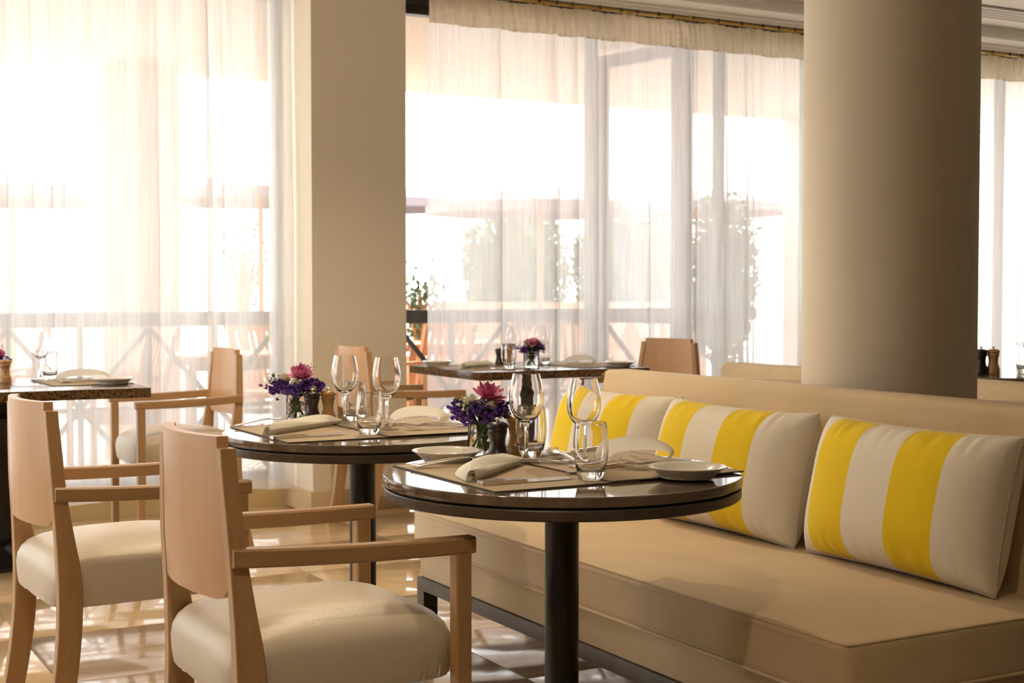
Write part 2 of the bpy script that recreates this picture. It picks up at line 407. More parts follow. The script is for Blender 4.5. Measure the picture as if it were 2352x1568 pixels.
# walls
def wall(name, x0, x1, y0, y1, z0=0.0, z1=ZC):
    return struct(MB().box(x0, x1, y0, y1, z0, z1).build(name, M['fill_cutter'], None, 0))
wall('wall_rear', X0, X1, Y0 - 0.15, Y0)  # unseen wall, kept dark and far back so it bounces less light
struct(MB().box(X1, X1 + 0.15, Y0 - 0.15, 7.32, 0, ZC).build('wall_right', M['wall'], None, 0))
wl = struct(MB().box(X0 - 0.2, X0, Y0 - 0.15, 4.2, 0, ZC).box(X0 - 0.2, X0, 6.3, 7.32, 0, ZC).box(X0 - 0.2, X0, 4.2, 6.3, 2.6, ZC).box(X0 - 0.2, X0, 4.2, 6.3, 0, 0.35).build('wall_left', M['wall'], None, 0))
# back wall: the pillar, a stone kerb and the lintel above the glazing
pl = struct(MB().box(2.59, 3.11, 6.745, 7.32, 0, ZC).build('wall_pillar', M['wall'], None, 0))
MB().box(2.572, 3.128, 6.727, 7.31, 0, 0.115, ch=0.004).build('skirting', M['skirting'], pl)
wb_ = struct(MB().box(X0, 2.59, 7.12, 7.32, 0, 0.13).box(3.11, 4.55, 7.12, 7.32, 0, 0.05).box(6.2, X1, 7.12, 7.32, 0, 0.13).build('wall_back', M['kerb'], None, 0))
MB().box(X0, X1, 7.1, 7.32, 2.70, 2.80).build('lintel', M['frame'], wb_, 0)

colm = struct(MB().lathe([(0.2486, 0.0), (0.2486, ZC)], 96, (2.978, 3.102, 0)).build('column', M['column'], None, 40))

# glazing
def window(n, x0, x1, z0, z1, mull=(), y=YG):
    w = bpy.data.objects.new('window_%d' % n, None); col.objects.link(w); struct(w)
    t = 0.05
    for (a, b) in ((x0, x0 + t), (x1 - t, x1)): MB().box(a, b, y - 0.035, y + 0.035, z0, z1).build('jamb', M['frame'], w, 0)
    for (a, b) in ((z0, z0 + t), (z1 - t, z1)): MB().box(x0 + t, x1 - t, y - 0.035, y + 0.035, a, b).build('frame_rail', M['frame'], w, 0)
    xs = [x0 + t] + [m for m in mull] + [x1 - t]
    for m in mull: MB().box(m - 0.025, m + 0.025, y - 0.03, y + 0.03, z0 + t, z1 - t).build('mullion', M['frame'], w, 0)
    for a, b in zip(xs, xs[1:]): MB().box(a, b, y - 0.003, y + 0.003, z0 + t, z1 - t).build('pane', M['pane'], w, 0)
    return w
window(1, X0, 2.6, 0.13, 2.70, (-1.4, -0.2, 1.0))
window(2, 3.11, 4.55, 0.05, 2.70, ())
window(3, 5.20, 6.2, 0.05, 2.70, (5.47,))
window(4, 6.2, X1, 0.13, 2.70, (7.62, 7.95, 8.8))
# left wall glazing
wl_w = bpy.data.objects.new('window_5', None); col.objects.link(wl_w); struct(wl_w)
for a in (4.2, 5.22, 6.25): MB().box(X0 - 0.13, X0 - 0.07, a, a + 0.05, 0.35, 2.6).build('mullion', M['frame'], wl_w, 0)
for a in (0.35, 2.55): MB().box(X0 - 0.13, X0 - 0.07, 4.25, 6.25, a, a + 0.05).build('frame_rail', M['frame'], wl_w, 0)
for a, b in ((4.25, 5.22), (5.27, 6.25)): MB().box(X0 - 0.103, X0 - 0.097, a, b, 0.4, 2.55).build('pane', M['pane'], wl_w, 0)
# a glazed door leaf standing open on to the terrace
dl = bpy.data.objects.new('door_1', None); col.objects.link(dl); struct(dl)
dl.location = (5.20, 7.22, 0.06); dl.rotation_euler = (0, 0, atan2(7.93 - 7.2, 5.079 - 5.215))
for a, b in ((0.0, 0.07), (0.67, 0.74)): MB().box(a, b, -0.022, 0.022, 0, 2.6).build('stile', M['frame'], dl, 0)
for a, b in ((0.0, 0.10), (2.52, 2.6), (0.86, 0.93)): MB().box(0.07, 0.67, -0.022, 0.022, a, b).build('rail', M['frame'], dl, 0)
MB().box(0.07, 0.67, -0.003, 0.003, 0.10, 2.52).build('pane', M['pane'], dl, 0)

# ------------------------------------------------------------------ curtains
def curtain(label, x0, x1, seed, ztop=2.735, zbot=0.10, dens=1.0, edge=0.0):
    rnd = random.Random(seed)
    c = thing('sheer_curtain', label, 'curtain', (x0, YC, 0))
    W = x1 - x0; n = int(W * 150 * dens) + 8
    ph = [rnd.uniform(0, 6.28) for _ in range(8)]
    fr = [rnd.uniform(a, b) for a, b in ((5, 7), (9, 12), (17, 22), (33, 40), (2, 3))]
    bumps = [(rnd.uniform(0, W), rnd.uniform(0.012, 0.03), rnd.uniform(0.03, 0.055)) for _ in range(int(W * 4) + 1)]
    def off(s, h):      # h 0 at the top, 1 at the bottom
        a = 0.35 + 0.65 * min(1, h * 2.2)
        d = 0.016 * sin(fr[0] * 2 * s + ph[0]) * a + 0.010 * sin(fr[1] * 2 * s + ph[1] + 0.5 * h) * a + 0.006 * sin(fr[2] * 2 * s + ph[2]) + 0.0035 * sin(fr[3] * 2 * s + ph[3]) * (1 - 0.6 * h)
        x = s
        for b, w, amp in bumps:
            u = (s - b) / w
            g = math.exp(-u * u)
            d += amp * g * a
            x += -w * 1.55 * u * g * (0.25 + 0.75 * a)
        return x, d
    hs = [0, .03, .08, .16, .28, .42, .58, .74, .88, 1]
    rings = []
    for h in hs:
        z = ztop - 0.155 + (zbot - ztop + 0.155) * h
        row = []
        for i in range(n + 1):
            s = W * i / n
            x, d = off(s, h)
            x += 0.012 * sin(2.2 * s + ph[5]) * h
            row.append((min(max(x, -0.01), W + 0.01), -d, z + (0.012 * sin(3 * s + ph[6]) if h == 1 else 0)))
        rings.append(row)
    MB().loft(rings, False, False, False).build('cloth', M['sheer'], c, 70)
    # gathered heading tape, ruffled, with shirring cords
    n2 = int(W * 260); rings = []
    for k in range(13):
        z = ztop - 0.16 + 0.16 * k / 12
        cord = 1.0 if k in (2, 5, 8, 11) else 0.0
        row = []
        for i in range(n2 + 1):
            s = W * i / n2
            d = 0.008 * sin(s * 95 + 1.5 * sin(s * 13 + ph[0])) + 0.005 * sin(s * 171 + ph[1] + k * 0.25)
            d *= (0.35 if cord else 1.0)
            row.append((s, -0.012 - d - 0.006 * sin(pi * k / 12), z + 0.004 * sin(s * 21 + ph[2]) * (1 if k in (0, 12) else 0)))
        rings.append(row)
    MB().loft(rings, False, False, False).build('heading_tape', M['header'], c, 70)
    return c
curtain('long sheer white curtain left of the square pillar, behind the left granite table', X0 + 0.05, 2.62, 3, 2.775)
curtain('sheer white curtain hanging just right of the square pillar', 3.36, 5.13, 11)
curtain('sheer white curtain hanging left of the round column, pale and bright', 5.131, 6.9, 5)
curtain('sheer curtain seen in the gap right of the round column', 6.95, X1 - 0.05, 23)
for lab, a, b in (('brass curtain rail above the left sheer curtain', X0 + 0.05, 2.58), ('brass curtain rail running from the pillar past the round column', 3.2, X1 - 0.05)):
    r = thing('curtain_rail', lab, 'curtain rail', (a, YC - 0.02, 2.742 if a > 0 else 2.778))
    MB().box(0, b - a, -0.009, 0.009, 0.0, 0.016, ch=0.003).build('track', M['brass'], r)
    hk = MB().lathe([(0.003, -0.012), (0.008, -0.006), (0.009, 0.002), (0.006, 0.010), (0.002, 0.016)], 8).mesh('glider', M['hook'])
    k = 0.05
    while k < b - a:
        g = link('glider', hk, r); g.location = (k, -0.012, 0.014); k += random.uniform(0.10, 0.19)
    for k in (0.03, (b - a) * 0.45 if b < 3 else 5.10 - a, b - a - 0.03):
        MB().box(k - 0.012, k + 0.012, -0.014, 0.014, 0.0, 0.03, ch=0.003).build('bracket', M['brass'], r)

# ------------------------------------------------------------------ ceiling downlights
def downlight(label, x, y, power, size=0.05, spot=130):
    d = thing('downlight', label, 'ceiling lamp', (x, y, ZC), 0, 'recessed ceiling downlights')
    MB().lathe([(0.075, 0.0), (0.075, -0.006), (0.066, -0.012), (0.056, -0.006), (0.054, 0.0)], 32, cap=False).build('trim_ring', M['lampmetal'], d)
    MB().lathe([(0.052, -0.0005), (0.052, -0.003)], 32).build('lens', M['bulb'], d)
    L = bpy.data.lights.new('lamp_light', 'SPOT'); L.energy = power; L.color = (1.0, 0.80, 0.55); L.shadow_soft_size = size
    L.spot_size = radians(spot); L.spot_blend = 0.6
    lo = bpy.data.objects.new('lamp_light', L); col.objects.link(lo); lo.parent = d; lo.location = (0, 0, -0.02)
    return d
downlight('recessed ceiling lamp behind and left of the near round table', 0.1, 1.12, 50)
downlight('recessed ceiling lamp nearest the rear wall on the left', -0.3, 0.0, 6)
downlight('recessed ceiling lamp above the aisle beside the far round table', 0.1, 3.4, 16)
downlight('recessed ceiling lamp added to brighten the front of the square pillar', 2.05, 4.75, 90)  # extra lamp, added because the pillar front came out too dark
downlight('recessed ceiling lamp over the two round tables', 1.2, 3.3, 40, 0.05, 60)

# ------------------------------------------------------------------ dining chair
REAR = [(0.0, -.288, -.243, .226), (.06, -.274, -.226, .226), (.12, -.261, -.210, .226), (.21, -.247, -.194, .226), (.31, -.237, -.182, .225), (.40, -.234, -.178, .225),
        (.47, -.235, -.181, .224), (.55, -.238, -.195, .221), (.66, -.244, -.211, .216), (.76, -.248, -.217, .203), (.848, -.251, -.222, .190)]
def rect8(x0, x1, y0, y1, z, c=0.002):
    return [(x0 + c, y0, z), (x1 - c, y0, z), (x1, y0 + c, z), (x1, y1 - c, z), (x1 - c, y1, z), (x0 + c, y1, z), (x0, y1 - c, z), (x0, y0 + c, z)]
def rear_leg(sy):
    rings = []
    for k in range(25):
        z = .848 * k / 24
        b, f, o = smooth_interp(REAR, z)
        y0, y1 = (o - .029, o) if sy > 0 else (-o, -o + .029)
        rings.append(rect8(b, f, y0, y1, z))
    return MB().loft(rings).mesh('rear_leg', M['beech'], 30)
def arm(sy):
    rings = []
    for k in range(13):
        t = k / 12; x = -.240 + .474 * t
        zt = .673 - .014 * t - 0.004 * sin(pi * t); th = .034 - .002 * t
        yo = .2285 + .0225 * (t ** .8); yi = yo - .034
        y0, y1 = (yi, yo) if sy > 0 else (-yo, -yi)
        c = .004
        rings.append([(x, y0 + c, zt - th), (x, y1 - c, zt - th), (x, y1, zt - th + c), (x, y1, zt - c), (x, y1 - c, zt), (x, y0 + c, zt), (x, y0, zt - c), (x, y0, zt - th + c)])
    return MB().loft(rings).mesh('armrest', M['beech_x'], 40)
def front_leg(sy):
    y0, y1 = (.2175, .249) if sy > 0 else (-.249, -.2175)
    return MB().loft([rect8(.193 + (.004 if z < .3 else 0), .226, y0, y1, z, .003) for z in (0, .3, .629)]).mesh('front_leg', M['beech'], 30)
def back_panel():
    ny, nz = 20, 14; z0, z1 = .573, .868
    def P(u, v, side):                      # u -1..1 across, v 0..1 up
        z = z0 + (z1 - z0) * v
        b, f, o = smooth_interp(REAR, min(z, .848)); w = o - .029 - .0005
        # round the lower corners
        r = .035; dz = z - z0
        lim = w if dz > r else w - r + sqrt(max(0, r * r - (r - dz) ** 2))
        y = u * lim
        x = b + .003 - .034 * (1 - (y / w) ** 2) + (0.022 if side else 0.0)
        return (x, y, z)
    vs, fs = [], []
    n = ny + 1
    for side in (0, 1):
        for j in range(nz + 1):
            for i in range(n): vs.append(P(-1 + 2 * i / ny, (j / nz) ** 1.4, side))
    S = n * (nz + 1)
    for side in (0, 1):
        for j in range(nz):
            for i in range(ny):
                a = side * S + j * n + i; fs.append((a, a + 1, a + 1 + n, a + n))
    for j in range(nz):
        for i in (0, ny):
            a = j * n + i; fs.append((a, a + n, a + n + S, a + S))
    for i in range(ny):
        for j in (0, nz):
            a = j * n + i; fs.append((a, a + 1, a + 1 + S, a + S))
    return MB().add(vs, fs).mesh('back_panel', M['veneer'], 40)
def seat_mesh():
    N = 240; rings = []
    def ring(z, sx, sy, n, pleat):
        out = []
        for k in range(N):
            a = 2 * pi * k / N; ca, sa = cos(a), sin(a)
            e = 2.0 / n
            x = abs(ca) ** e * (1 if ca >= 0 else -1) * sx; y = abs(sa) ** e * (1 if sa >= 0 else -1) * sy
            q = 1 + pleat * (sin(k * 2.1) * 0.6 + sin(k * 3.3 + 1) * 0.4) * (0.4 + 0.6 * sin(k * 0.31) ** 2)
            out.append((x * q - 0.008, y * q, z))
        return out
    for z, sx, sy, n, pl in [(.381, .206, .188, 7, .004), (.383, .228, .211, 7, .014), (.395, .231, .2135, 7, .010), (.415, .234, .2155, 7, .005), (.44, .236, .2165, 7, .0015), (.462, .234, .2155, 6.5, 0),
                             (.480, .227, .210, 6, 0), (.495, .214, .198, 5.5, 0), (.507, .192, .179, 5, 0), (.517, .162, .152, 4.4, 0), (.525, .122, .115, 3.6, 0), (.530, .078, .074, 3, 0), (.532, .036, .034, 2.4, 0), (.533, .006, .006, 2, 0)]:
        rings.append(ring(z, sx, sy, n, pl))
    return MB().loft(rings).mesh('seat', M['leather'], 60)
ch_group = 'beech armchairs with ivory leather seats'
chair0 = thing('dining_armchair', 'beech armchair with ivory seat nearest the camera, at the near round table', 'chair', (1.016, 2.651, 0), radians(1.0), ch_group)
link('seat', seat_mesh(), chair0); link('back_panel', back_panel(), chair0)
for s_ in (-1, 1):
    link('rear_leg', rear_leg(s_), chair0); link('front_leg', front_leg(s_), chair0); link('armrest', arm(s_), chair0)
dup(chair0, (.891, 3.623, 0), radians(3.5), 'beech armchair with ivory seat at the far round table, by the left edge', ch_group)
dup(chair0, (1.745, 6.24, 0), radians(180), 'beech armchair facing left at the end of the left granite table', ch_group)
dup(chair0, (2.83, 6.226, 0), 0.0, 'beech armchair in front of the square pillar, facing right', ch_group)
dup(chair0, (4.28, 6.31, 0), radians(194), 'beech armchair at the right end of the central granite table', ch_group)

# ------------------------------------------------------------------ round pedestal tables
rt_group = 'round pedestal tables with grey-brown tops'
rt = thing('round_table', 'near round pedestal table standing between the nearest chair and the sofa', 'table', (1.534, 2.551, 0), 0.3, rt_group)
MB().lathe([(.001, .7295), (.365, .7295), (.3715, .7298), (.3738, .7308), (.375, .733), (.375, .7470), (.3744, .7488), (.3732, .7497), (.3715, .75), (.3700, .75), (.2, .75), (.001, .75)], 128).build('top_slab', M['tabletop'], rt, 30)
MB().lathe([(.30, .7255), (.362, .7255), (.362, .7295), (.30, .7295)], 96).build('shadow_gap', M['iron'], rt, 30)
MB().lathe([(.001, .703), (.362, .703), (.3695, .7035), (.3725, .706), (.373, .709), (.373, .7225), (.3715, .7248), (.368, .7255), (.36, .7255), (.001, .7255)], 128).build('rim', M['tablerim'], rt, 30)
MB().lathe([(.036, .012), (.036, .70)], 40).build('pole', M['pole'], rt, 40)
MB().lathe([(0, 0), (.23, 0), (.235, .004), (.23, .010), (.06, .016), (.045, .03), (.0, .03)], 64).build('base_plate', M['pole'], rt, 40)
dup(rt, (1.512, 3.565, 0), 0.1, 'far round pedestal table, in front of the square pillar', rt_group)
dup(rt, (3.66, 4.52, 0), 0.8, 'bare round table behind the sofa, left of the column', rt_group)
dup(rt, (3.715, 3.15, 0), 0.2, 'bare round table behind the sofa, right of the column', rt_group)
dup(rt, (5.12, 4.62, 0), 0.5, 'round table laid with mills and glasses at the far right edge', rt_group)

# ------------------------------------------------------------------ granite tables
def granite_table(label, x0, x1, y0, y1):
    cx, cy = (x0 + x1) / 2, (y0 + y1) / 2; a, b = (x1 - x0) / 2, (y1 - y0) / 2
    t = thing('granite_table', label, 'table', (cx, cy, 0), 0, 'rectangular granite tables by the windows')
    MB().box(-a, a, -b, b, .711, .75, ch=.003).build('top_slab', M['granite'], t)
    MB().lathe([(.05, .015), (.16, .02), (.17, .035), (.12, .06), (.085, .085), (.07, .11), (.085, .125), (.09, .14), (.078, .155), (.07, .17), (.068, .30), (.074, .45), (.07, .58), (.08, .60), (.08, .62), (.06, .64), (.06, .69), (.12, .695), (.12, .711)], 32).build('pedestal', M['iron'], t, 40)
    for k in range(4):
        an = pi / 4 + k * pi / 2
        MB().tube([(cos(an) * r, sin(an) * r, z) for r, z in ((.05, .10), (.12, .075), (.20, .045), (.27, .028))], [.045, .04, .034, .026], 10).build('foot', M['iron'], t, 50)
    return t
granite_table('brown granite table cut off by the left edge', .44, 1.46, 5.55, 6.42)
granite_table('brown granite table by the window right of the square pillar', 3.05, 4.0, 5.81, 6.58)

# ------------------------------------------------------------------ sofas
def sofa(label, loc, rz, L, ztop, group):
    s = thing('sofa', label, 'sofa', loc, rz, group)     # local x: from front to back, y along the length
    h = L / 2
    MB().box(.02, .60, -h + .015, h - .015, .236, .329, ch=.008).build('seat_base', M['sofa'], s)
    # puffed seat cushion
    bm = bmesh.new(); bmesh.ops.create_grid(bm, x_segments=24, y_segments=48, size=0.5)
    vs, fs = [], []
    nx, ny = 26, 60
    def prof(t): return sin(min(1, t) * pi / 2)
    cu = MB(); rings = []
    for (z, ins) in ((.330, .012), (.3325, .005), (.337, .001), (.342, 0), (.350, 0), (.425, 0), (.4375, 0), (.4430, .0012), (.4475, .0045), (.4495, .009), (.450, .018)):
        x0, x1, y0, y1 = 0 + ins, .69 - ins, -h + ins, h - ins; c = .02
        rings.append([(x0 + c, y0, z), (x1 - c, y0, z), (x1, y0 + c, z), (x1, y1 - c, z), (x1 - c, y1, z), (x0 + c, y1, z), (x0, y1 - c, z), (x0, y0 + c, z)])
    bm.free()
    cu.loft(rings, True, False)
    g = []; x0, x1, y0, y1 = .018, .672, -h + .018, h - .018
    for j in range(ny + 1):
        for i in range(nx + 1):
            u, v = i / nx, j / ny
            p = (1 - abs(2 * u - 1) ** 4) * (1 - abs(2 * v - 1) ** 10)
            g.append((x0 + (x1 - x0) * u, y0 + (y1 - y0) * v, .4498 + .012 * p))
    cu.add(g, [(j * (nx + 1) + i, j * (nx + 1) + i + 1, (j + 1) * (nx + 1) + i + 1, (j + 1) * (nx + 1) + i) for j in range(ny) for i in range(nx)])
    sc = cu.build('seat_cushion', M['sofa'], s, 50)
    st = MB()
    for z, x in ((.434, -.0006), (.347, -.0006)):
        yy = -h + .02
        while yy < h - .02:
            st.box(x - .0006, x + .001, yy, yy + .0055, z - .0007, z + .0007); yy += .0085
    st.build('stitching', M['stitch'], sc, 0)['kind'] = 'stuff'
    pt = MB()
    pt.tube([(-.001, -h + .02, .334), (-.001, h - .02, .334)], .0045, 8)
    pt.tube([(.02, -h - .001, .334), (.67, -h - .001, .334)], .0045, 8)
    pt.tube([(.0032, h - .022, .4468), (.0032, -h + .022, .4468), (.009, -h + .009, .4468), (.022, -h + .0032, .4468), (.67, -h + .0032, .4468)], .0028, 8)
    pt.build('piping', M['sofa'], sc, 50)
    # back
    prof_ = [(.60, .236), (.60, .30), (.655, .46), (.692, .70), (.702, ztop - .03), (.708, ztop - .012), (.720, ztop), (.80, ztop), (.818, ztop - .008), (.828, ztop - .03), (.83, .236)]
    rings = []
    for y, ins in ((-h, .018), (-h + .006, .006), (-h + .02, 0), (h - .02, 0), (h - .006, .006), (h, .018)):
        rr = []
        cx, cz = .72, (.236 + ztop) / 2
        for (x, z) in prof_:
            dx = ins if x < cx else -ins; dz = -ins if z > ztop - .04 else 0
            rr.append((x + dx, y, z + dz))
        rings.append(rr)
    MB().loft(rings).build('backrest', M['sofa'], s, 50)
    for (a, b, c, d) in ((.012, .042, -h + .01, h - .01), (.79, .82, -h + .01, h - .01)):
        MB().box(a, b, c, d, .196, .236, ch=.002).build('frame_rail', M['darkwood'], s)
    for y in (-h + .01, h - .04): MB().box(.042, .79, y, y + .03, .196, .236, ch=.002).build('frame_rail', M['darkwood'], s)
    for x in (.012, .772):
        for y in (-h + .01, h - .06): MB().box(x, x + .048, y, y + .05, 0, .196, ch=.002).build('leg', M['darkwood'], s)
    return s
sf_group = 'low upholstered beige sofas'
sofa('long beige sofa with three striped cushions', (1.875, 3.042, 0), 0, 1.975, .865, sf_group)
sofa('beige sofa seen from behind beyond the column, only its top showing', (4.945, 3.93, 0), pi, 2.95, .79, sf_group)

# ------------------------------------------------------------------ cushions
def cushion_mesh(W, H, T, seed):
    rnd = random.Random(seed); n, m = 64, 44
    ph = [rnd.uniform(0, 6.28) for _ in range(6)]
    def P(u, v, sgn):
        au, av = abs(u), abs(v)
        t = ((1 - au ** 3.6) ** .46) * ((1 - av ** 3.2) ** .50) if au < 1 and av < 1 else 0
        px = u * W / 2 * (1 - .035 * (1 - av ** 2) * au ** 3 - 0.0)
        pz = v * H / 2 * (1 - .05 * (1 - au ** 2) * av ** 3)
        # gathered wrinkles running in from the top and bottom seams
        e = max(0, av - .62) / .38
        wr = .0085 * e * (1 - e * .6) * (sin(u * 38 + ph[0] + 3 * v + 1.5 * sin(u * 9)) + .7 * sin(u * 63 + ph[1] + 2 * sin(u * 7))) * (1 - au ** 4)
        e2 = max(0, au - .7) / .3
        wr += .0022 * e2 * (1 - e2) * sin(v * 52 + ph[2])
        return (px, -sgn * (T * t) - (wr if sgn > 0 else -wr) * (1 if t > 0 else 0), pz)
    mb = MB(); vs = []; idx = {}
    fs = []
    for sgn in (1, -1):
        for j in range(m + 1):
            for i in range(n + 1):
                bd = i in (0, n) or j in (0, m)
                key = (i, j, 0 if bd else sgn)
                if key not in idx:
                    idx[key] = len(vs)
                    uu = -1 + 2 * i / n; vv = -1 + 2 * j / m
                    uu = sin(uu * pi / 2) * .35 + uu * .65; vv = sin(vv * pi / 2) * .35 + vv * .65
                    vs.append(P(uu, vv, sgn))
        for j in range(m):
            for i in range(n):
                q = [idx[(a, b, 0 if (a in (0, n) or b in (0, m)) else sgn)] for a, b in ((i, j), (i + 1, j), (i + 1, j + 1), (i, j + 1))]
                fs.append(tuple(q if sgn > 0 else q[::-1]))
    mb.add(vs, fs)
    edge = [vs[idx[(i, 0, 0)]] for i in range(n)] + [vs[idx[(n, j, 0)]] for j in range(m)] + [vs[idx[(i, m, 0)]] for i in range(n, 0, -1)] + [vs[idx[(0, j, 0)]] for j in range(m, 0, -1)]
    return mb, edge
def cushion(label, yc, seed, xb=2.415, lean=13, W=.63, H=.355, yaw=0.0, dz=0.0):
    mb, edge = cushion_mesh(W, H, .105, seed)
    c = thing('striped_cushion', label, 'cushion', (xb, yc, .462 + dz), 0, 'yellow and cream striped sofa cushions')
    c.rotation_euler = (radians(-lean), 0, radians(-90 + yaw))
    cv = mb.build('cover', M['stripe'], c, 80); cv.location = (0, 0, H / 2)
    sm = MB(); sm.tube(edge + edge[:1], .0025, 6)
    so = sm.build('seam', M['seam'], c, 60); so.location = (0, 0, H / 2)
    return c
cushion('yellow striped cushion nearest the camera on the sofa', 2.492, 1, yaw=-1)
cushion('middle one of the three yellow striped cushions', 3.168, 2, W=.64)
cushion('farthest yellow striped cushion, half hidden behind the wine glass', 3.795, 3, xb=2.435, W=.61, yaw=2)

# ------------------------------------------------------------------ tableware prototypes
def wine_glass_mesh(h=.19):
    s = h / .19
    out = [(0, 0), (.032, 0), (.0335, .0012), (.032, .0025), (.018, .0045), (.008, .009), (.0048, .016), (.0042, .03), (.0042, .062), (.0052, .075), (.009, .083), (.018, .0905), (.027, .100), (.034, .114), (.0372, .130), (.0370, .147), (.0345, .165), (.0312, .180), (.0288, .190)]
    inn = [(.0277, .190), (.0300, .180), (.0333, .165), (.0358, .147), (.0360, .130), (.0327, .114), (.0256, .1015), (.0165, .093), (.0075, .088), (0, .0872)]
    return MB().lathe([(r, z * s) for r, z in out + inn], 48).mesh('wine_glass', M['glass'], 60)
def tumbler_mesh(h=.114):
    out = [(0, 0), (.0235, 0), (.0252, .0015), (.0275, .012), (.0325, .034), (.0352, .055), (.0352, .075), (.0335, .096), (.0312, .113), (.0308, .114)]
    inn = [(.0298, .1135), (.0318, .096), (.0334, .075), (.0333, .055), (.0305, .034), (.0262, .020), (.0225, .0165), (0, .0155)]
    return MB().lathe([(r, z * h / .114) for r, z in out + inn], 48).mesh('tumbler', M['glass'], 60)
def vase_parts(parent):
    MB().lathe([(0, 0), (.0285, 0), (.0300, .002), (.0300, .066), (.0294, .068), (.0282, .0665), (.0280, .009), (.0265, .0075), (0, .0075)], 40).build('glass_body', M['glass'], parent, 60)
    MB().lathe([(0, .0078), (.0262, .0079), (.0277, .0093), (.0279, .040), (0, .040)], 40).build('water', M['water'], parent, 60)
PLATE = [(0, .003), (.050, .003), (.051, 0), (.055, 0), (.056, .004), (.062, .009), (.071, .0165), (.0785, .0205), (.0790, .0222), (.0775, .0228), (.070, .0195), (.060, .0128), (.054, .0088), (.050, .0075), (0, .0070)]
plate_me = MB().lathe(PLATE, 72).mesh('plate', M['china'], 60)
wg_me, tb_me = wine_glass_mesh(), tumbler_mesh()
def mill(parent, m):
    MB().lathe([(0, 0), (.0236, 0), (.0240, .001), (.0240, .014), (.0232, .0155), (.0238, .0175), (.0236, .020), (.0222, .022), (.0190, .030), (.0170, .039), (.0172, .048), (.0190, .0560), (.0213, .0605), (.0216, .062), (.0216, .0665), (.0205, .0675), (.0208, .069)], 40).build('body', m, parent, 50)
    MB().lathe([(.0190, .0690), (.0232, .0695), (.0240, .0715), (.0238, .0745), (.0205, .0790), (.012, .0815), (0, .082)], 40).build('cap', m, parent, 50)
    MB().lathe([(.0030, .0815), (.0030, .0845), (.0065, .0855), (.0068, .0880), (.0045, .0895), (0, .0898)], 20).build('knob', M['steel'], parent, 50)
mat_me = MB().box(-.1625, .1625, -.2325, .2325, 0, .0022).mesh('placemat', [M['mat']], 0)
mat_edge = MB()
for s_ in (-1, 1):
    mat_edge.box(-.1635, .1635, s_ * .2325 - .0014, s_ * .2325 + .0014, 0, .0027); mat_edge.box(s_ * .1625 - .0014, s_ * .1625 + .0014, -.2325, .2325, 0, .0027)
matedge_me = mat_edge.mesh('hem', M['matedge'], 0)
# cutlery lies along local +x, pointing away from the handle end at x = 0
def ladle(parts, name):          # parts: (x, half width, z centre, half thickness)
    rings = []
    for x, w, z, t in parts:
        rings.append([(x, w * cos(a), z + t * sin(a)) for a in [2 * pi * k / 12 for k in range(12)]])
    return MB().loft(rings)
HANDLE = [(0, .002, .004, .001), (.003, .0062, .004, .0017), (.02, .0068, .0042, .0018), (.06, .0052, .0062, .0017), (.10, .0034, .0085, .0016), (.125, .0030, .0085, .0015)]
fork_mb = ladle(HANDLE + [(.138, .0055, .0068, .0012), (.146, .0098, .005, .001), (.156, .0118, .0044, .0009), (.162, .0118, .0043, .0008)], 'fork')
for k in range(4):
    y = (-1.5 + k) * .0066
    fork_mb.loft([[(x, y - w, z - .0007), (x, y + w, z - .0007), (x, y + w, z + .0007), (x, y - w, z + .0007)] for x, z, w in ((.160, .0043, .0019), (.175, .0048, .0016), (.190, .0068, .0013), (.198, .0088, .0008))])
fork_me = fork_mb.mesh('fork', M['steel'], 50)
sp = ladle(HANDLE + [(.138, .0045, .0070, .0012)], 'spoon')
n_, m_ = 20, 8; vs = [(.163, 0, .0022)]; fs = []
for j in range(1, m_ + 1):
    r = j / m_
    for k in range(n_):
        a = 2 * pi * k / n_
        vs.append((.163 + .0285 * r * cos(a), .0185 * r * sin(a) * (1 - .12 * cos(a)), .0022 + .0062 * r * r))
fs += [(0, 1 + (k + 1) % n_, 1 + k) for k in range(n_)]
for j in range(m_ - 1):
    for k in range(n_):
        a = 1 + j * n_ + k; b = 1 + j * n_ + (k + 1) % n_; fs.append((a, b, b + n_, a + n_))
o_ = len(vs); vs += [(x, y, z - .0012) for x, y, z in vs[:o_]]
fs += [tuple(o_ + i for i in reversed(f)) for f in fs[:]]
fs += [(1 + (m_ - 1) * n_ + k, 1 + (m_ - 1) * n_ + (k + 1) % n_, o_ + 1 + (m_ - 1) * n_ + (k + 1) % n_, o_ + 1 + (m_ - 1) * n_ + k) for k in range(n_)]
sp.add(vs, fs); spoon_me = sp.mesh('spoon', M['steel'], 60)
kn = MB()
kn.loft([[(x, -w, 0), (x, w, 0), (x, w, h), (x, -w, h)] for x, w, h in ((0, .0040, .006), (.002, .0052, .0078), (.05, .0052, .0078), (.095, .0046, .0072), (.10, .0036, .006))])
kn.loft([[(x, y0, .0010), (x, y1, .0022), (x, y1, .0032), (x, y0, .0016)] for x, y0, y1 in ((.099, -.004, .004), (.108, -.0085, .0045), (.16, -.0095, .0045), (.195, -.007, .0045), (.210, -.001, .0042), (.213, .0025, .0035))])
knife_me = kn.mesh('knife', M['steel'], 40)
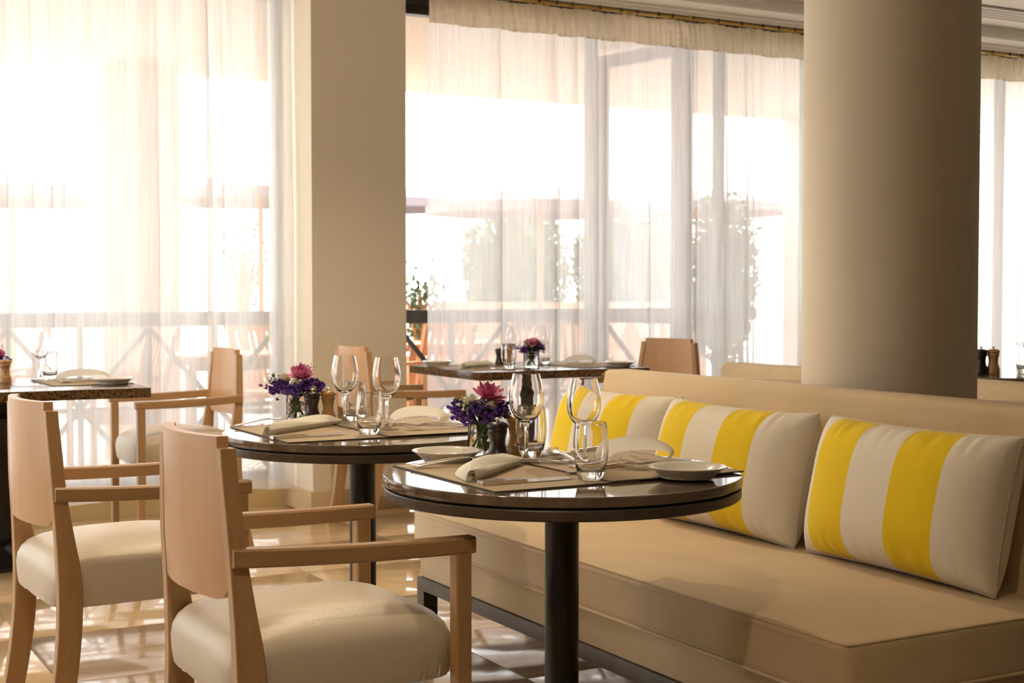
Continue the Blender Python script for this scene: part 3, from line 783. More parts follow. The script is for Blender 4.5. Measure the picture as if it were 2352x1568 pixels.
# folded napkin: a thin roll along one side, the cloth arching over to a wide soft fold on the other
def napkin_roll(L, W, hgt, xk, seed):
    K = 44; A = 40; B = 26; rings = []
    for i in range(K + 1):
        t = i / K; x = L * t
        w = .026 + (W - .026) * (sin(min(1, t / xk) * pi / 2) if t < xk else 1 - .42 * ((t - xk) / (1 - xk)) ** 2)
        fl = 1.0 if t < .86 else sqrt(max(0.12, 1 - ((t - .86) / .16) ** 2))
        r = (.0125 - .003 * t) * (.85 + .15 * fl); row = []
        for k in range(A + 1):
            q = k / A; a = -pi / 2 + 2 * pi * 2.0 * (1 - q) + pi * .5; rr = r * (.28 + .72 * q)
            row.append((x, r + rr * cos(a) * -1, r + rr * sin(a)))
        y0, z0 = row[-1][1], row[-1][2]
        top = hgt * fl * (.78 + .22 * sin(pi * t) + .10 * sin(t * 13 + seed) * t)
        for k in range(1, B + 1):
            q = k / B
            y = y0 + (w - y0) * (1 - (1 - q) ** 1.0)
            z = z0 * (1 - q) ** .8 + (top * (sin(pi * q ** .85) ** .75) * .62 + .0028 * sin(q * 9 + t * 8 + seed)) * (1 if k < B else 0)
            if q > .86: z *= sqrt(max(0, 1 - ((q - .86) / .14) ** 2)) * .9 + .1
            row.append((x + .004 * sin(q * 6), y, max(z, .0006)))
        # tuck the cloth back underneath
        for k in range(1, 7): row.append((x, w - .006 * k, .0005))
        rings.append(row)
    return MB().loft(rings, False, False, False)
def napkin_loop(span, depth, hgt, seed):
    # a folded napkin opened into a soft loop: profile in x-z swept along y with a wavering edge
    P = [(-.50, .02), (-.535, .20), (-.52, .45), (-.43, .70), (-.25, .90), (-.02, 1.0), (.22, .97), (.42, .80), (.53, .52), (.51, .26), (.40, .08), (.22, .06), (.02, .16), (-.10, .30)]
    tab = [(i,) + p for i, p in enumerate(P)]
    N = 60; K = 16; rings = []
    for j in range(K + 1):
        v = j / K; row = []
        for k in range(N + 1):
            s = k / N * (len(P) - 1); x, z = smooth_interp(tab, min(s, len(P) - 1.0001))
            q = k / N
            yy = depth * (v - .5) + .012 * sin(q * 7 + seed) * (1 - v) + .008 * sin(q * 11) * v
            sc = 1 - .22 * v
            row.append((x * span * sc + .012 * v, yy, z * hgt * (1 - .62 * v ** 1.6 + .05 * sin(q * 9 + v * 3) * (1 - v)) + .001 + .003 * sin(q * 5 + v * 4) * z))
        rings.append(row)
    return MB().loft(rings, False, False, False)
def cloth_obj(mb, label, loc, rz, grp, thick=.0016):
    o = mb.build('napkin', M['linen_thin' if 'loop' in label or 'folded over' in label else 'linen'], None, 80); o.location = loc; o.rotation_euler = (0, 0, rz)
    md = o.modifiers.new('soft', 'SUBSURF'); md.levels = 1; md.render_levels = 1
    return tag(o, label, 'napkin', grp)

TZ = .75
def put(me, name, label, cat, x, y, z=TZ, rz=0.0, grp=None, scale=1.0, tilt=None):
    o = link(name, me); o.location = (x, y, z); o.rotation_euler = (0, 0, rz) if tilt is None else (tilt[0], tilt[1], rz); o.scale = (scale,) * 3
    return tag(o, label, cat, grp)
def piece(me, name, label, cat, p, q, z, grp, tilt=0.0, roll=0.0):
    """cutlery from handle end p towards tip q"""
    a = atan2(q[1] - p[1], q[0] - p[0]); o = link(name, me); o.location = (p[0], p[1], z); o.rotation_euler = (roll, tilt, a)
    return tag(o, label, cat, grp)
def placemat(label, x, y, rz=0, sx=1, sy=1, dz=0.0):
    t = thing('placemat', label, 'placemat', (x, y, TZ + .0003 + dz), rz, 'brown woven placemats'); t.scale = (sx, sy, 1)
    link('weave', mat_me, t); link('hem', matedge_me, t); return t
def a_mill(kind, label, x, y, rz=0, sc=1.0):
    t = thing('pepper_mill' if kind == 'dark' else 'salt_mill', label, 'mill', (x, y, TZ + .0005), rz, '%s wooden mills' % ('dark' if kind == 'dark' else 'light'))
    t.scale = (sc, sc, sc * 1.12); mill(t, M['mill_dark'] if kind == 'dark' else M['mill_light']); return t
def a_vase(label, x, y, sc=1.0):
    t = thing('glass_vase', label, 'vase', (x, y, TZ + .0005), 0, 'small glass flower vases'); t.scale = (sc, sc, sc * 1.2); vase_parts(t); return t

# bouquets
def petal(L, w, curl, n=5):
    vs, fs = [], []
    for i in range(n + 1):
        t = i / n; ww = w * sin(pi * min(1, .12 + .80 * t)) ** .7 * (1 if t < .98 else .25)
        z = curl * t * t * L
        for s in (-1, 0, 1): vs.append((L * t, s * ww, z - (.25 * ww if s == 0 else 0)))
    for i in range(n):
        for s in (0, 1):
            a = i * 3 + s; fs.append((a, a + 1, a + 4, a + 3))
    return vs, fs
def xf(vs, mtx): return [tuple(mtx @ Vector(v)) for v in vs]
def bouquet(label, x, y, seed, sc=1.0, pinks=1, spread=1.0, big_leaf=False, rot=0.0):
    rnd = random.Random(seed)
    t = thing('bouquet', label, 'flowers', (x, y, TZ + .012), rot, 'mixed flower bouquets'); t.scale = (sc,) * 3
    heads = []
    # pink chrysanthemum
    spots = [((.012, -.006, .098), (-.05, -.45, .9))] if pinks == 1 else [((-.012, -.01, .09), (-.3, -.3, .9)), ((.022, .006, .092), (.4, -.2, .9))]
    for (c, d) in spots:
        mb = MB(); Q = Matrix.Translation(c) @ Vector(d).to_track_quat('Z', 'Y').to_matrix().to_4x4()
        for ring_, (cnt, L, up) in enumerate(((14, .036, 8), (13, .034, 30), (10, .028, 54), (6, .019, 74))):
            for k in range(cnt):
                vs, fs = petal(L * rnd.uniform(.88, 1.1), .0072, .18)
                R = Q @ Matrix.Rotation(2 * pi * (k + rnd.uniform(-.2, .2) + ring_ * .5) / cnt, 4, 'Z') @ Matrix.Rotation(-radians(up + rnd.uniform(-7, 7)), 4, 'Y')
                mb.add(xf(vs, R), fs, rnd.choice((0, 0, 1)))
        mb.build('chrysanthemum', [M['pink'], M['pink2']], t, 60); heads.append(c)
    # statice clusters
    pos = [(-.034, -.014, .074), (.030, -.020, .078), (.046, -.006, .070), (-.046, .0, .066), (.012, -.030, .072), (-.012, -.030, .066), (.032, .02, .078), (-.03, .024, .08)]
    for i, p in enumerate(pos[: 8 if pinks == 1 else 4]):
        p = (p[0] * spread, p[1] * spread, p[2])
        mb = MB()
        for k in range(44):
            c = Vector(p) + Vector((rnd.gauss(0, .009), rnd.gauss(0, .009), rnd.gauss(0, .007)))
            for q in range(5):
                vs, fs = petal(.0066, .0032, .4, 2)
                R = Matrix.Translation(c) @ Matrix.Rotation(2 * pi * q / 5 + rnd.random(), 4, 'Z') @ Matrix.Rotation(-radians(rnd.uniform(10, 75)), 4, 'Y') @ Matrix.Rotation(rnd.uniform(-.6, .6), 4, 'X')
                mb.add(xf(vs, R), fs, 0 if rnd.random() < .75 else 1)
        mb.build('statice', [M['purple'], M['violet']], t, 60); heads.append(p)
    # cream flowers
    for p, r in (((-.028, -.004, .088), .017), ((.0, -.026, .080), .013), ((.040, -.024, .066), .012)) if pinks == 1 else (((-.024, -.016, .086), .012), ((-.012, -.024, .078), .012), ((.038, -.008, .080), .010)):
        mb = MB()
        for k in range(34):
            th = rnd.uniform(0, 2 * pi); ph = math.acos(rnd.uniform(-.2, 1))
            vs, fs = petal(r * .95, r * .45, .5, 3)
            R = Matrix.Translation(p) @ Matrix.Rotation(th, 4, 'Z') @ Matrix.Rotation(-(pi / 2 - ph) * .95, 4, 'Y')
            mb.add(xf([(a + r * .12, b, c) for a, b, c in vs], R), fs)
        mb.build('cream_flower', M['whitefl'], t, 60); heads.append(p)
    # filler sprigs with tiny white buds
    for (dx, dy, dz) in ((-.062, -.012, .098), (.03, .012, .122)) if pinks == 1 else ((.06, -.01, .078), (-.03, -.02, .105)):
        mb = MB(); base = Vector((dx * .15, dy * .2, .05)); tip = Vector((dx, dy, dz))
        mb.tube([base, base.lerp(tip, .5) + Vector((0, 0, .004)), tip], [.0012, .001, .0006], 5, 0)
        for k in range(46):
            c = base.lerp(tip, rnd.uniform(.45, 1.02)) + Vector((rnd.gauss(0, .006), rnd.gauss(0, .006), rnd.gauss(0, .005)))
            vs, fs = petal(.007, .0028, .2, 2)
            R = Matrix.Translation(c) @ Matrix.Rotation(rnd.uniform(0, 6.28), 4, 'Z') @ Matrix.Rotation(-rnd.uniform(0, 1.4), 4, 'Y')
            mb.add(xf(vs, R), fs, 0 if k % 2 else 1)
        mb.build('filler_sprig', [M['green2'], M['whitefl']], t, 60)
    # stems into the water
    sm = MB()
    for h in heads:
        a = rnd.uniform(0, 6.28); foot = Vector((cos(a) * .016, sin(a) * .016, .002)); mid = Vector((-cos(a) * .008, -sin(a) * .008, .045))
        sm.tube([foot, foot.lerp(mid, .6), mid, Vector(h) * .92 + Vector((0, 0, .002))], [.0013, .0013, .0013, .001], 6)
    sm.build('stems', M['green2'], t, 60)
    # leaves: collar above the rim and some under water
    for k in range(16):
        a = 2 * pi * k / 16 + rnd.uniform(-.2, .2); L = rnd.uniform(.026, .044); up = rnd.uniform(8, 55); z = rnd.uniform(.05, .064)
        vs, fs = petal(L, .0075, -.15, 4)
        R = Matrix.Translation((cos(a) * .010, sin(a) * .010, z)) @ Matrix.Rotation(a, 4, 'Z') @ Matrix.Rotation(-radians(up), 4, 'Y')
        MB().add(xf(vs, R), fs).build('leaf', M['green'], t, 60)
    for k in range(7):
        a = rnd.uniform(0, 6.28); vs, fs = petal(.030, .006, .0, 4)
        R = Matrix.Translation((cos(a) * .006, sin(a) * .006, rnd.uniform(.010, .030))) @ Matrix.Rotation(a, 4, 'Z') @ Matrix.Rotation(-radians(rnd.uniform(45, 80)), 4, 'Y')
        MB().add(xf(vs, R), fs).build('leaf', M['green2'], t, 60)
    if big_leaf:
        for a, up in ((-1.2, 75), (-.2, 30), (-2.4, 20)):
            vs, fs = petal(.05, .017, .05, 5)
            R = Matrix.Translation((.01, -.012, .058)) @ Matrix.Rotation(a, 4, 'Z') @ Matrix.Rotation(-radians(up), 4, 'Y')
            MB().add(xf(vs, R), fs).build('leaf', M['green'], t, 60)
    return t

G = dict(wg='wine glasses on the laid tables', tb='water tumblers on the laid tables', pl='white bread plates', nap='folded linen napkins', fk='table forks', kn='table knives', sp='table spoons')
MZ = TZ + .003
# ---- near round table
placemat('left placemat on the near round table, edge towards the chair', 1.425, 2.575)
placemat('right placemat on the near round table, edge towards the sofa', 1.685, 2.575, dz=.0026)
put(plate_me, 'bread_plate', 'empty white plate beside the vase on the near round table', 'plate', 1.405, 2.832, MZ, 0, G['pl'])
put(plate_me, 'bread_plate', 'empty white plate at the right rim of the near round table', 'plate', 1.692, 2.325, MZ + .002, 0, G['pl'])
put(wg_me, 'wine_glass', 'taller-looking left wine glass on the near round table, over the mills', 'wine glass', 1.530, 2.696, MZ + .002, 0, G['wg'], 1.02)
put(wg_me, 'wine_glass', 'right wine glass on the near round table, in front of the yellow cushion', 'wine glass', 1.597, 2.566, MZ + .003, .4, G['wg'], .985)
put(tb_me, 'tumbler', 'water tumbler behind the left wine glass on the near round table', 'tumbler', 1.589, 2.778, MZ + .002, 0, G['tb'])
put(tb_me, 'tumbler', 'water tumbler at the front of the near round table, beside the knives', 'tumbler', 1.513, 2.404, MZ, .3, G['tb'], 1.0)
a_vase('glass vase on the near round table', 1.513, 2.877)
bouquet('bouquet with upright pink chrysanthemum over dark purple flowers on the near table', 1.513, 2.877, 5, 1.25, rot=.3)
a_mill('dark', 'dark brown mill on the near round table', 1.485, 2.744, 0, 1.0)
a_mill('light', 'pale wooden mill behind the wine glass on the near round table', 1.599, 2.864, .4, 1.0)
cloth_obj(napkin_roll(.30, .098, .040, .52, 1), 'rolled napkin on the left placemat of the near round table', (1.292, 2.468, MZ), radians(43), G['nap'])
cloth_obj(napkin_loop(.155, .085, .060, 2), 'napkin folded into an open loop, beside the right plate on the near table', (1.735, 2.575, MZ + .003), radians(-34), G['nap'])
piece(knife_me, 'knife', 'front knife of the pair on the near round table', 'knife', (1.278, 2.428), (1.5, 2.424), MZ, G['kn'])
piece(knife_me, 'knife', 'rear knife of the pair on the near round table, by the rolled napkin', 'knife', (1.279, 2.444), (1.5, 2.441), MZ, G['kn'])
piece(fork_me, 'fork', 'fork sticking out from under the rolled napkin on the near table', 'fork', (1.272, 2.742), (1.47, 2.735), MZ + .001, G['fk'], -.06)
piece(fork_me, 'fork', 'second fork under the rolled napkin on the near table', 'fork', (1.274, 2.722), (1.47, 2.720), MZ + .001, G['fk'], -.06)
piece(fork_me, 'fork', 'fork lying against the front tumbler on the near round table', 'fork', (1.44, 2.715), (1.60, 2.625), MZ + .004, G['fk'])
piece(spoon_me, 'spoon', 'spoon with its bowl beside the tumbler on the near round table', 'spoon', (1.588, 2.555), (1.615, 2.735), MZ + .006, G['sp'], -.03)
piece(fork_me, 'fork', 'fork pointing at the sofa behind the spoon on the near table', 'fork', (1.60, 2.60), (1.655, 2.80), MZ + .005, G['fk'], -.03)
piece(knife_me, 'knife', 'knife lying at the back edge of the near round table', 'knife', (1.80, 2.80), (1.60, 2.772), MZ + .003, G['kn'])
piece(fork_me, 'fork', 'upper fork beside the right plate on the near round table', 'fork', (1.79, 2.37), (1.66, 2.50), MZ + .006, G['fk'], -.04)
piece(fork_me, 'fork', 'lower fork beside the right plate on the near round table', 'fork', (1.775, 2.355), (1.645, 2.485), MZ + .003, G['fk'], -.02)
piece(knife_me, 'knife', 'knife whose tip shows left of the front tumbler on the near table', 'knife', (1.70, 2.54), (1.50, 2.482), MZ + .003, G['kn'])
# ---- far round table
placemat('left placemat on the far round table', 1.385, 3.585)
placemat('right placemat on the far round table', 1.655, 3.580, dz=.0026)
put(wg_me, 'wine_glass', 'left wine glass on the far round table, in front of the chair back', 'wine glass', 1.535, 3.745, MZ, 0, G['wg'], 1.02)
put(wg_me, 'wine_glass', 'right wine glass on the far round table, its foot in view', 'wine glass', 1.558, 3.507, MZ + .002, .2, G['wg'], 1.03)
put(tb_me, 'tumbler', 'water tumbler at the front of the far round table', 'tumbler', 1.478, 3.440, MZ, .6, G['tb'])
put(tb_me, 'tumbler', 'water tumbler behind the left wine glass on the far round table', 'tumbler', 1.588, 3.807, MZ, .6, G['tb'], 1.0)
a_vase('glass vase on the far round table, left of the mills', 1.443, 3.888, 1.0)
bouquet('bouquet with wide pink chrysanthemum, cream and violet flowers on the far round table', 1.443, 3.888, 8, 1.22, spread=1.15, rot=-.4)
a_mill('dark', 'dark brown mill on the far round table', 1.465, 3.819, 0, 1.0)
a_mill('light', 'amber wooden mill on the far round table', 1.519, 3.834, .4, 1.0)
cloth_obj(napkin_roll(.345, .085, .038, .45, 4), 'long rolled napkin on the far round table', (1.236, 3.520, MZ), radians(36), G['nap'])
cloth_obj(napkin_loop(.155, .085, .052, 6), 'napkin folded into a loop on the far round table', (1.690, 3.600, MZ + .003), radians(-14), G['nap'])
piece(knife_me, 'knife', 'front knife of the pair on the far round table', 'knife', (1.212, 3.440), (1.441, 3.462), MZ, G['kn'])
piece(knife_me, 'knife', 'rear knife of the pair on the far round table', 'knife', (1.213, 3.456), (1.441, 3.478), MZ, G['kn'])
piece(fork_me, 'fork', 'fork at the left rim of the far round table', 'fork', (1.225, 3.790), (1.40, 3.868), MZ + .001, G['fk'], -.04)
piece(fork_me, 'fork', 'fork with tines behind the long rolled napkin on the far table', 'fork', (1.300, 3.700), (1.46, 3.83), MZ + .002, G['fk'], -.07)
piece(fork_me, 'fork', 'upper fork at the right of the far round table', 'fork', (1.782, 3.470), (1.61, 3.475), MZ + .006, G['fk'], -.04)
piece(fork_me, 'fork', 'lower fork at the right of the far round table', 'fork', (1.782, 3.450), (1.61, 3.452), MZ + .003, G['fk'], -.01)
piece(spoon_me, 'spoon', 'spoon between the glasses on the far round table', 'spoon', (1.66, 3.62), (1.52, 3.56), MZ + .004, G['sp'])
piece(fork_me, 'fork', 'fork lying between the glasses on the far round table', 'fork', (1.64, 3.66), (1.50, 3.60), MZ + .006, G['fk'])
# ---- central granite table
placemat('left placemat on the central granite table', 3.225, 6.16)
placemat('right placemat on the central granite table', 3.825, 6.16)
put(plate_me, 'bread_plate', 'white plate at the left corner of the central granite table', 'plate', 3.13, 6.42, MZ, 0, G['pl'], 1.0)
put(plate_me, 'bread_plate', 'white plate at the right end of the central granite table', 'plate', 3.895, 5.925, MZ, 0, G['pl'], 1.0)
cloth_obj(napkin_roll(.28, .09, .040, .45, 9), 'rolled napkin at the left of the central granite table', (3.11, 6.07, MZ), radians(32), G['nap'])
cloth_obj(napkin_loop(.16, .09, .048, 3), 'napkin folded into a loop at the right of the central granite table', (3.815, 6.18, MZ), radians(-20), G['nap'])
put(tb_me, 'tumbler', 'front tumbler on the central granite table', 'tumbler', 3.305, 5.995, MZ, 0, G['tb'], 1.05)
put(tb_me, 'tumbler', 'tumbler right of the flowers on the central granite table', 'tumbler', 3.69, 6.32, TZ, 0, G['tb'], 1.05)
put(wg_me, 'wine_glass', 'left wine glass on the central granite table', 'wine glass', 3.375, 6.07, MZ, 0, G['wg'], 1.04)
put(wg_me, 'wine_glass', 'right wine glass on the central granite table, behind the flowers', 'wine glass', 3.64, 6.27, TZ, 0, G['wg'], 1.06)
a_vase('glass vase on the central granite table', 3.462, 6.05, 1.28)
bouquet('bouquet with a big green leaf on the central granite table', 3.462, 6.05, 12, 1.12, pinks=2, big_leaf=True)
a_mill('dark', 'dark mill on the central granite table, left of the tumbler', 3.375, 6.215, 0, 1.0)
a_mill('light', 'pale mill seen through the tumbler on the central granite table', 3.435, 6.215, 0, 1.0)
piece(knife_me, 'knife', 'knife at the left of the central granite table', 'knife', (3.12, 6.02), (3.34, 6.03), MZ, G['kn'])
piece(fork_me, 'fork', 'fork beside the left plate of the central granite table', 'fork', (3.09, 6.31), (3.28, 6.36), MZ, G['fk'])
piece(spoon_me, 'spoon', 'spoon resting beside the rolled napkin on the central granite table', 'spoon', (3.40, 6.16), (3.22, 6.20), MZ + .001, G['sp'])
piece(fork_me, 'fork', 'fork left of the right plate on the central granite table', 'fork', (3.90, 6.02), (3.72, 6.05), MZ + .002, G['fk'], -.06)
piece(spoon_me, 'spoon', 'spoon left of the looped napkin on the central granite table', 'spoon', (3.74, 6.30), (3.58, 6.20), MZ + .002, G['sp'])
# ---- left granite table
placemat('placemat on the left granite table', 1.295, 6.02, 0, .98, .98)
put(plate_me, 'bread_plate', 'white plate at the corner of the left granite table', 'plate', 1.372, 5.80, MZ, 0, G['pl'], 1.04)
cloth_obj(napkin_loop(.20, .12, .05, 8), 'napkin folded over on the left granite table', (1.315, 6.08, MZ), radians(-14), G['nap'])
put(wg_me, 'wine_glass', 'wine glass on the left granite table', 'wine glass', 1.165, 6.20, MZ, 0, G['wg'], 1.06)
put(tb_me, 'tumbler', 'tumbler on the left granite table, behind the wine glass', 'tumbler', 1.222, 6.30, TZ, 0, G['tb'], 1.04)
a_mill('light', 'pale wooden mill at the left edge of the photo', 1.005, 6.10, 0, 1.05)
a_vase('glass vase at the left edge of the photo, behind the mill', .985, 6.22)
bouquet('bouquet at the left edge of the photo, mostly out of frame', .985, 6.22, 14, 1.0)
piece(spoon_me, 'spoon', 'spoon on the left granite table', 'spoon', (1.37, 6.00), (1.19, 5.93), MZ, G['sp'])
piece(fork_me, 'fork', 'fork on the left granite table, beside the plate', 'fork', (1.43, 5.92), (1.25, 5.93), MZ, G['fk'], -.05)
# ---- far right table
a_mill('dark', 'dark mill on the far right table, just right of the column', 4.98, 4.60, 0, 1.25)
a_mill('light', 'pale mill on the far right table, just right of the column', 5.03, 4.575, 0, 1.25)
put(wg_me, 'wine_glass', 'wine glass at the right edge of the photo', 'wine glass', 5.155, 4.47, TZ, 0, G['wg'], 1.2)
put(tb_me, 'tumbler', 'tumbler at the right edge of the photo, behind the wine glass', 'tumbler', 5.235, 4.575, TZ, 0, G['tb'], 1.2)
a_vase('glass vase beyond the right edge of the photo', 5.34, 4.52, 1.1)
bouquet('bouquet of which only a leaf tip shows at the right edge', 5.34, 4.52, 18, 1.1, big_leaf=True)

# ------------------------------------------------------------------ terrace
tf = struct(MB().box(-14, 30, 7.32, 42, -0.14, -0.03).box(-14, X0 - 0.2, -6, 7.32, -0.14, -0.03).build('floor_terrace', M['terrace'], None, 0))
ov = struct(MB().box(-14, 30, 7.32, 10.35, 2.70, 2.95).build('ceiling_terrace', M['render_wall'], None, 0))
for k, x in enumerate((-3.2, 2.27, 8.6)):
    struct(MB().box(x, x + .53, 9.85, 10.33, -.03, 2.70).build('column_terrace', M['render_wall'], None, 0))
rl = thing('balustrade', 'dark metal balustrade with crossed braces outside the windows', 'railing', (0, 7.75, 0), 0)
RA, RB = -2.51, 6.2
MB().box(RA, RB, -.03, .03, .932, 1.012).build('top_rail', M['frame'], rl, 0)
MB().box(RA, RB, -.015, .015, .475, .50).build('middle_rail', M['frame'], rl, 0)
MB().box(RA, RB, -.015, .015, .045, .075).build('bottom_rail', M['frame'], rl, 0)
x = 1.29 - 5 * .738; k = 0
post_me = MB().box(-.014, .014, -.014, .014, -.03, .932).mesh('post', M['frame'], 0)
while x < RB:
    p = link('post', post_me, rl); p.location = (x, 0, 0)
    if k % 2 == 0 and x + .738 <= RB + .2:
        MB().bar((x, -.002, .925), (x + .738, -.002, .06), .02, .028).build('brace', M['frame'], rl, 0)
        MB().bar((x, .002, .06), (x + .738, .002, .925), .02, .028).build('brace', M['frame'], rl, 0)
    x += .369; k += 1

# slatted teak chairs and tables
tc_group = 'slatted teak terrace chairs'
tch = thing('terrace_chair', 'slatted teak chair outside, just right of the square pillar', 'chair', (4.28, 9.05, -.03), radians(200), tc_group)
for s_ in (-1, 1):
    MB().loft([[(x - .02, s_ * .23 - .016, z), (x + .02, s_ * .23 - .016, z), (x + .02, s_ * .23 + .016, z), (x - .02, s_ * .23 + .016, z)] for x, z in ((-.20, 0), (-.20, .42), (-.24, .65), (-.30, .90))]).build('rear_leg', M['teak'], tch, 0)
    MB().box(.19, .225, s_ * .23 - .018, s_ * .23 + .018, 0, .62).build('front_leg', M['teak'], tch, 0)
    MB().box(-.25, .25, s_ * .235 - .026, s_ * .235 + .026, .62, .645, ch=.004).build('armrest', M['teak'], tch)
    MB().box(-.19, .19, s_ * .225 - .012, s_ * .225 + .012, .36, .41).build('apron', M['teak'], tch, 0)
cr = MB(); cr.loft([[(-.305 - .03 * (1 - (y / .26) ** 2) + dx, y, z) for dx, z in ((-.014, .87), (.014, .87), (.010, .955 - .02 * (y / .26) ** 2), (-.018, .955 - .02 * (y / .26) ** 2))] for y in [-.26 + .052 * i for i in range(11)]])
cr.build('crest_rail', M['teak'], tch, 40)
MB().box(-.235, -.205, -.215, .215, .46, .51).build('lower_rail', M['teak'], tch, 0)
for k in range(6):
    y = -.175 + k * .07
    MB().bar((-.222, y, .50), (-.318, y, .88), .034, .012, up=(1, 0, 0)).build('back_slat', M['teak'], tch, 0)
    MB().box(-.19 + k * .07, -.19 + k * .07 + .056, -.22, .22, .41, .43, ch=.003).build('seat_slat', M['teak'], tch)
for (x, y, a, lab) in ((2.08, 8.75, 185, 'slatted teak chair outside, seen through the left curtain beside the end armchair'), (1.38, 8.9, 170, 'slatted teak chair outside, behind the wine glass of the left table'),
                       (3.55, 9.85, 20, 'slatted teak chair outside, hidden partly by the square pillar'), (5.15, 9.3, 100, 'slatted teak chair outside behind the central granite table'),
                       (4.15, 10.25, 195, 'slatted teak chair outside, behind the flowers of the central table'), (5.9, 9.6, 250, 'slatted teak chair outside, left of the open door'),
                       (1.5, 9.95, 60, 'slatted teak chair outside, farther back behind the left curtain')):
    dup(tch, (x, y, -.03), radians(a), lab, tc_group)
def terrace_table(label, x, y, sx, sy):
    t = thing('terrace_table', label, 'table', (x, y, -.03), 0, 'teak terrace tables')
    n = 7
    for k in range(n):
        y0 = -sy / 2 + k * sy / n; MB().box(-sx / 2, sx / 2, y0, y0 + sy / n - .008, .725, .75).build('top_slat', M['teak'], t, 0)
    for a in (-1, 1):
        for b in (-1, 1): MB().box(a * (sx / 2 - .06) - .03, a * (sx / 2 - .06) + .03, b * (sy / 2 - .06) - .03, b * (sy / 2 - .06) + .03, 0, .66).build('leg', M['teak'], t, 0)
        MB().box(-sx / 2 + .05, sx / 2 - .05, a * (sy / 2 - .06) - .012, a * (sy / 2 - .06) + .012, .66, .725).build('apron', M['teak'], t, 0)
    return t
terrace_table('teak table outside, seen through the left curtain', 2.95, 8.95, 1.0, .8)
terrace_table('teak table outside behind the central granite table', 5.05, 10.15, 1.1, .8)

def parasol(label, x, y, zr, R, hgt, rz):
    p = thing('parasol', label, 'parasol', (x, y, -.03), rz, 'grey canvas parasols on the terrace')
    MB().lathe([(0, 0), (.28, 0), (.28, .05), (.06, .08), (.03, .12), (0, .12)], 24).build('base', M['frame'], p)
    MB().lathe([(.025, .1), (.025, zr + hgt)], 16).build('pole', M['teak'], p)
    n = 8; rings = []
    for f, z in ((1.0, zr - .09), (1.0, zr), (.66, zr + hgt * .40), (.33, zr + hgt * .74), (.04, zr + hgt)):
        rings.append([(R * f * cos(2 * pi * k / n), R * f * sin(2 * pi * k / n), z) for k in range(n)])
    c = MB().loft(rings, False, True).build('canopy', M['canvas'], p, 0)
    md = c.modifiers.new('thickness', 'SOLIDIFY'); md.thickness = .006
    for k in range(n):
        a = 2 * pi * k / n
        MB().bar((.03 * cos(a), .03 * sin(a), zr + hgt - .03), (R * .97 * cos(a), R * .97 * sin(a), zr - .01), .02, .025).build('rib', M['teak'], p, 0)
    return p
def at_px(px, depth):
    lx = (px - 1176) / 3267 * depth; th = radians(29)
    return (lx * cos(th) + depth * sin(th), depth * cos(th) - lx * sin(th))
for px, d, zr, R, lab in ((30, 13.0, 2.05, 1.15, 'grey parasol outside at the left edge of the photo'), (600, 13.6, 2.08, 1.1, 'grey parasol outside, behind the left curtain near the pillar'),
                          (880, 16.0, 2.15, 1.0, 'dark grey parasol outside showing in the bare gap right of the pillar'), (1240, 14.2, 2.0, 1.15, 'grey parasol outside behind the middle of the central curtain'),
                          (1600, 16.0, 2.1, 1.15, 'grey parasol outside behind the open door')):
    x, y = at_px(px, d); parasol(lab, x, y, zr, R, .2, random.random())

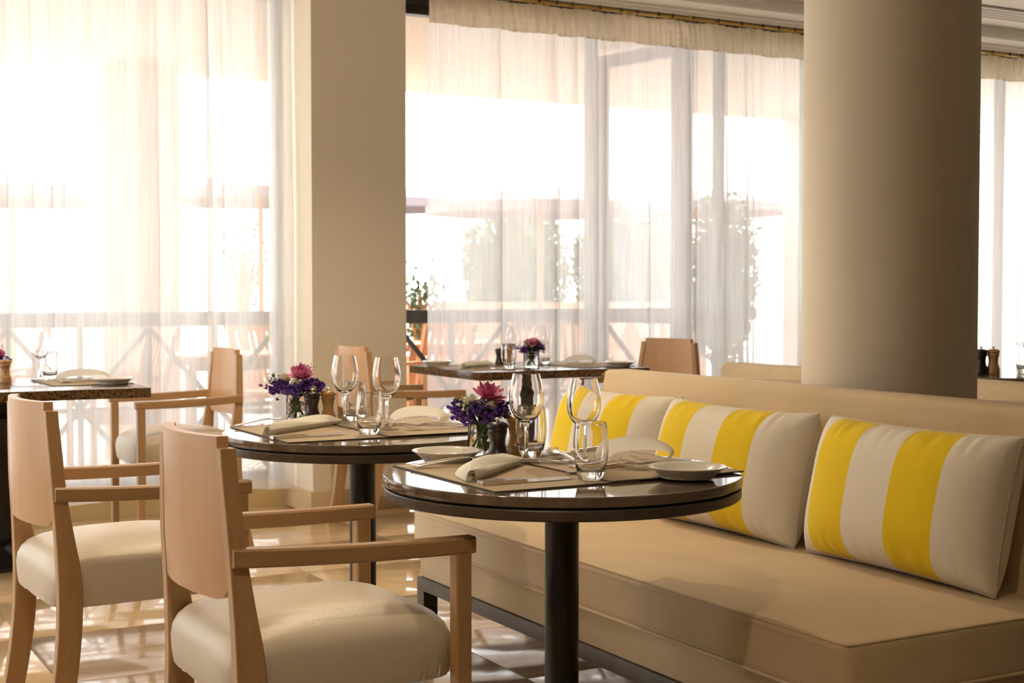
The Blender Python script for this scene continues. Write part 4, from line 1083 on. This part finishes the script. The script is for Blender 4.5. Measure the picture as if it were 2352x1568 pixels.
def leaf_mass(name, label, cat, cx, cy, z0, rx, ry, rz_, n, seed, grp=None, leaf=.07, pot=None):
    rnd = random.Random(seed); t = thing(name, label, cat, (cx, cy, -.03), 0, grp)
    mb = MB()
    for k in range(n):
        while True:
            p = Vector((rnd.uniform(-1, 1), rnd.uniform(-1, 1), rnd.uniform(-1, 1)))
            if .2 < p.length < 1: break
        p = Vector((p.x * rx, p.y * ry, z0 + p.z * rz_)) * (1 + .12 * sin(9 * p.x + 5 * p.z))
        vs, fs = petal(leaf * rnd.uniform(.7, 1.3), leaf * .3, .1, 2)
        R = Matrix.Translation(p) @ Matrix.Rotation(rnd.uniform(0, 6.28), 4, 'Z') @ Matrix.Rotation(rnd.uniform(-1.3, 1.3), 4, 'Y') @ Matrix.Rotation(rnd.uniform(-1, 1), 4, 'X')
        mb.add(xf(vs, R), fs, rnd.choice((0, 0, 1)))
    mb.build('foliage', [M['foliage'], M['foliage2']], t, 0)
    tr = MB(); tr.tube([(0, 0, 0), (.01, 0, z0 * .6), (0, .01, z0 + rz_ * .4)], [.05, .04, .02], 8)
    for a in range(4): tr.tube([(0, 0, z0 * .5), (rx * .4 * cos(a * 1.6), ry * .4 * sin(a * 1.6), z0), (rx * .7 * cos(a * 1.6), ry * .7 * sin(a * 1.6), z0 + rz_ * .3)], [.03, .02, .008], 6)
    tr.build('stem', M['teak'], t, 50)
    if pot:
        MB().lathe([(0, 0), (pot * .75, 0), (pot, .42), (pot * 1.06, .42), (pot * 1.06, .48), (pot * .95, .48), (pot * .9, .44), (0, .44)], 28).build('pot', M['terracotta'], t, 50)
    return t
x, y = at_px(1180, 17.9); leaf_mass('shrub', 'big rounded shrub outside behind the central curtain', 'shrub', x, y, 1.2, .66, .6, .95, 11000, 31, 'terrace shrubs', .085)
x, y = at_px(1435, 18.1); leaf_mass('shrub', 'tall shrub outside behind the open door', 'shrub', x, y, 1.2, .66, .6, .95, 11000, 32, 'terrace shrubs', .085)
x, y = at_px(965, 12.0); leaf_mass('potted_plant', 'small potted plant outside at the bare gap beside the pillar', 'plant', x, y, .98, .20, .18, .33, 350, 33, 'terrace plants', .06, .2)
x, y = at_px(560, 14.5); leaf_mass('potted_plant', 'thin potted plant outside behind the left curtain', 'plant', x, y, 1.35, .22, .22, .55, 300, 34, 'terrace plants', .06, .22)
x, y = at_px(1660, 13.0); leaf_mass('shrub', 'narrow shrub outside between the door and the round column', 'shrub', x, y, 1.2, .30, .3, .7, 3500, 35, 'terrace shrubs', .08)
x0, y0 = at_px(1000, 16.7); x1_, y1_ = at_px(1620, 16.7)
pw = MB(); pw.bar((x0, y0, .48), (x1_, y1_, .48), .25, 1.02)
tag(pw.build('planter_wall', M['terracotta'], None, 0), 'low terracotta planter wall outside below the shrubs', 'planter')
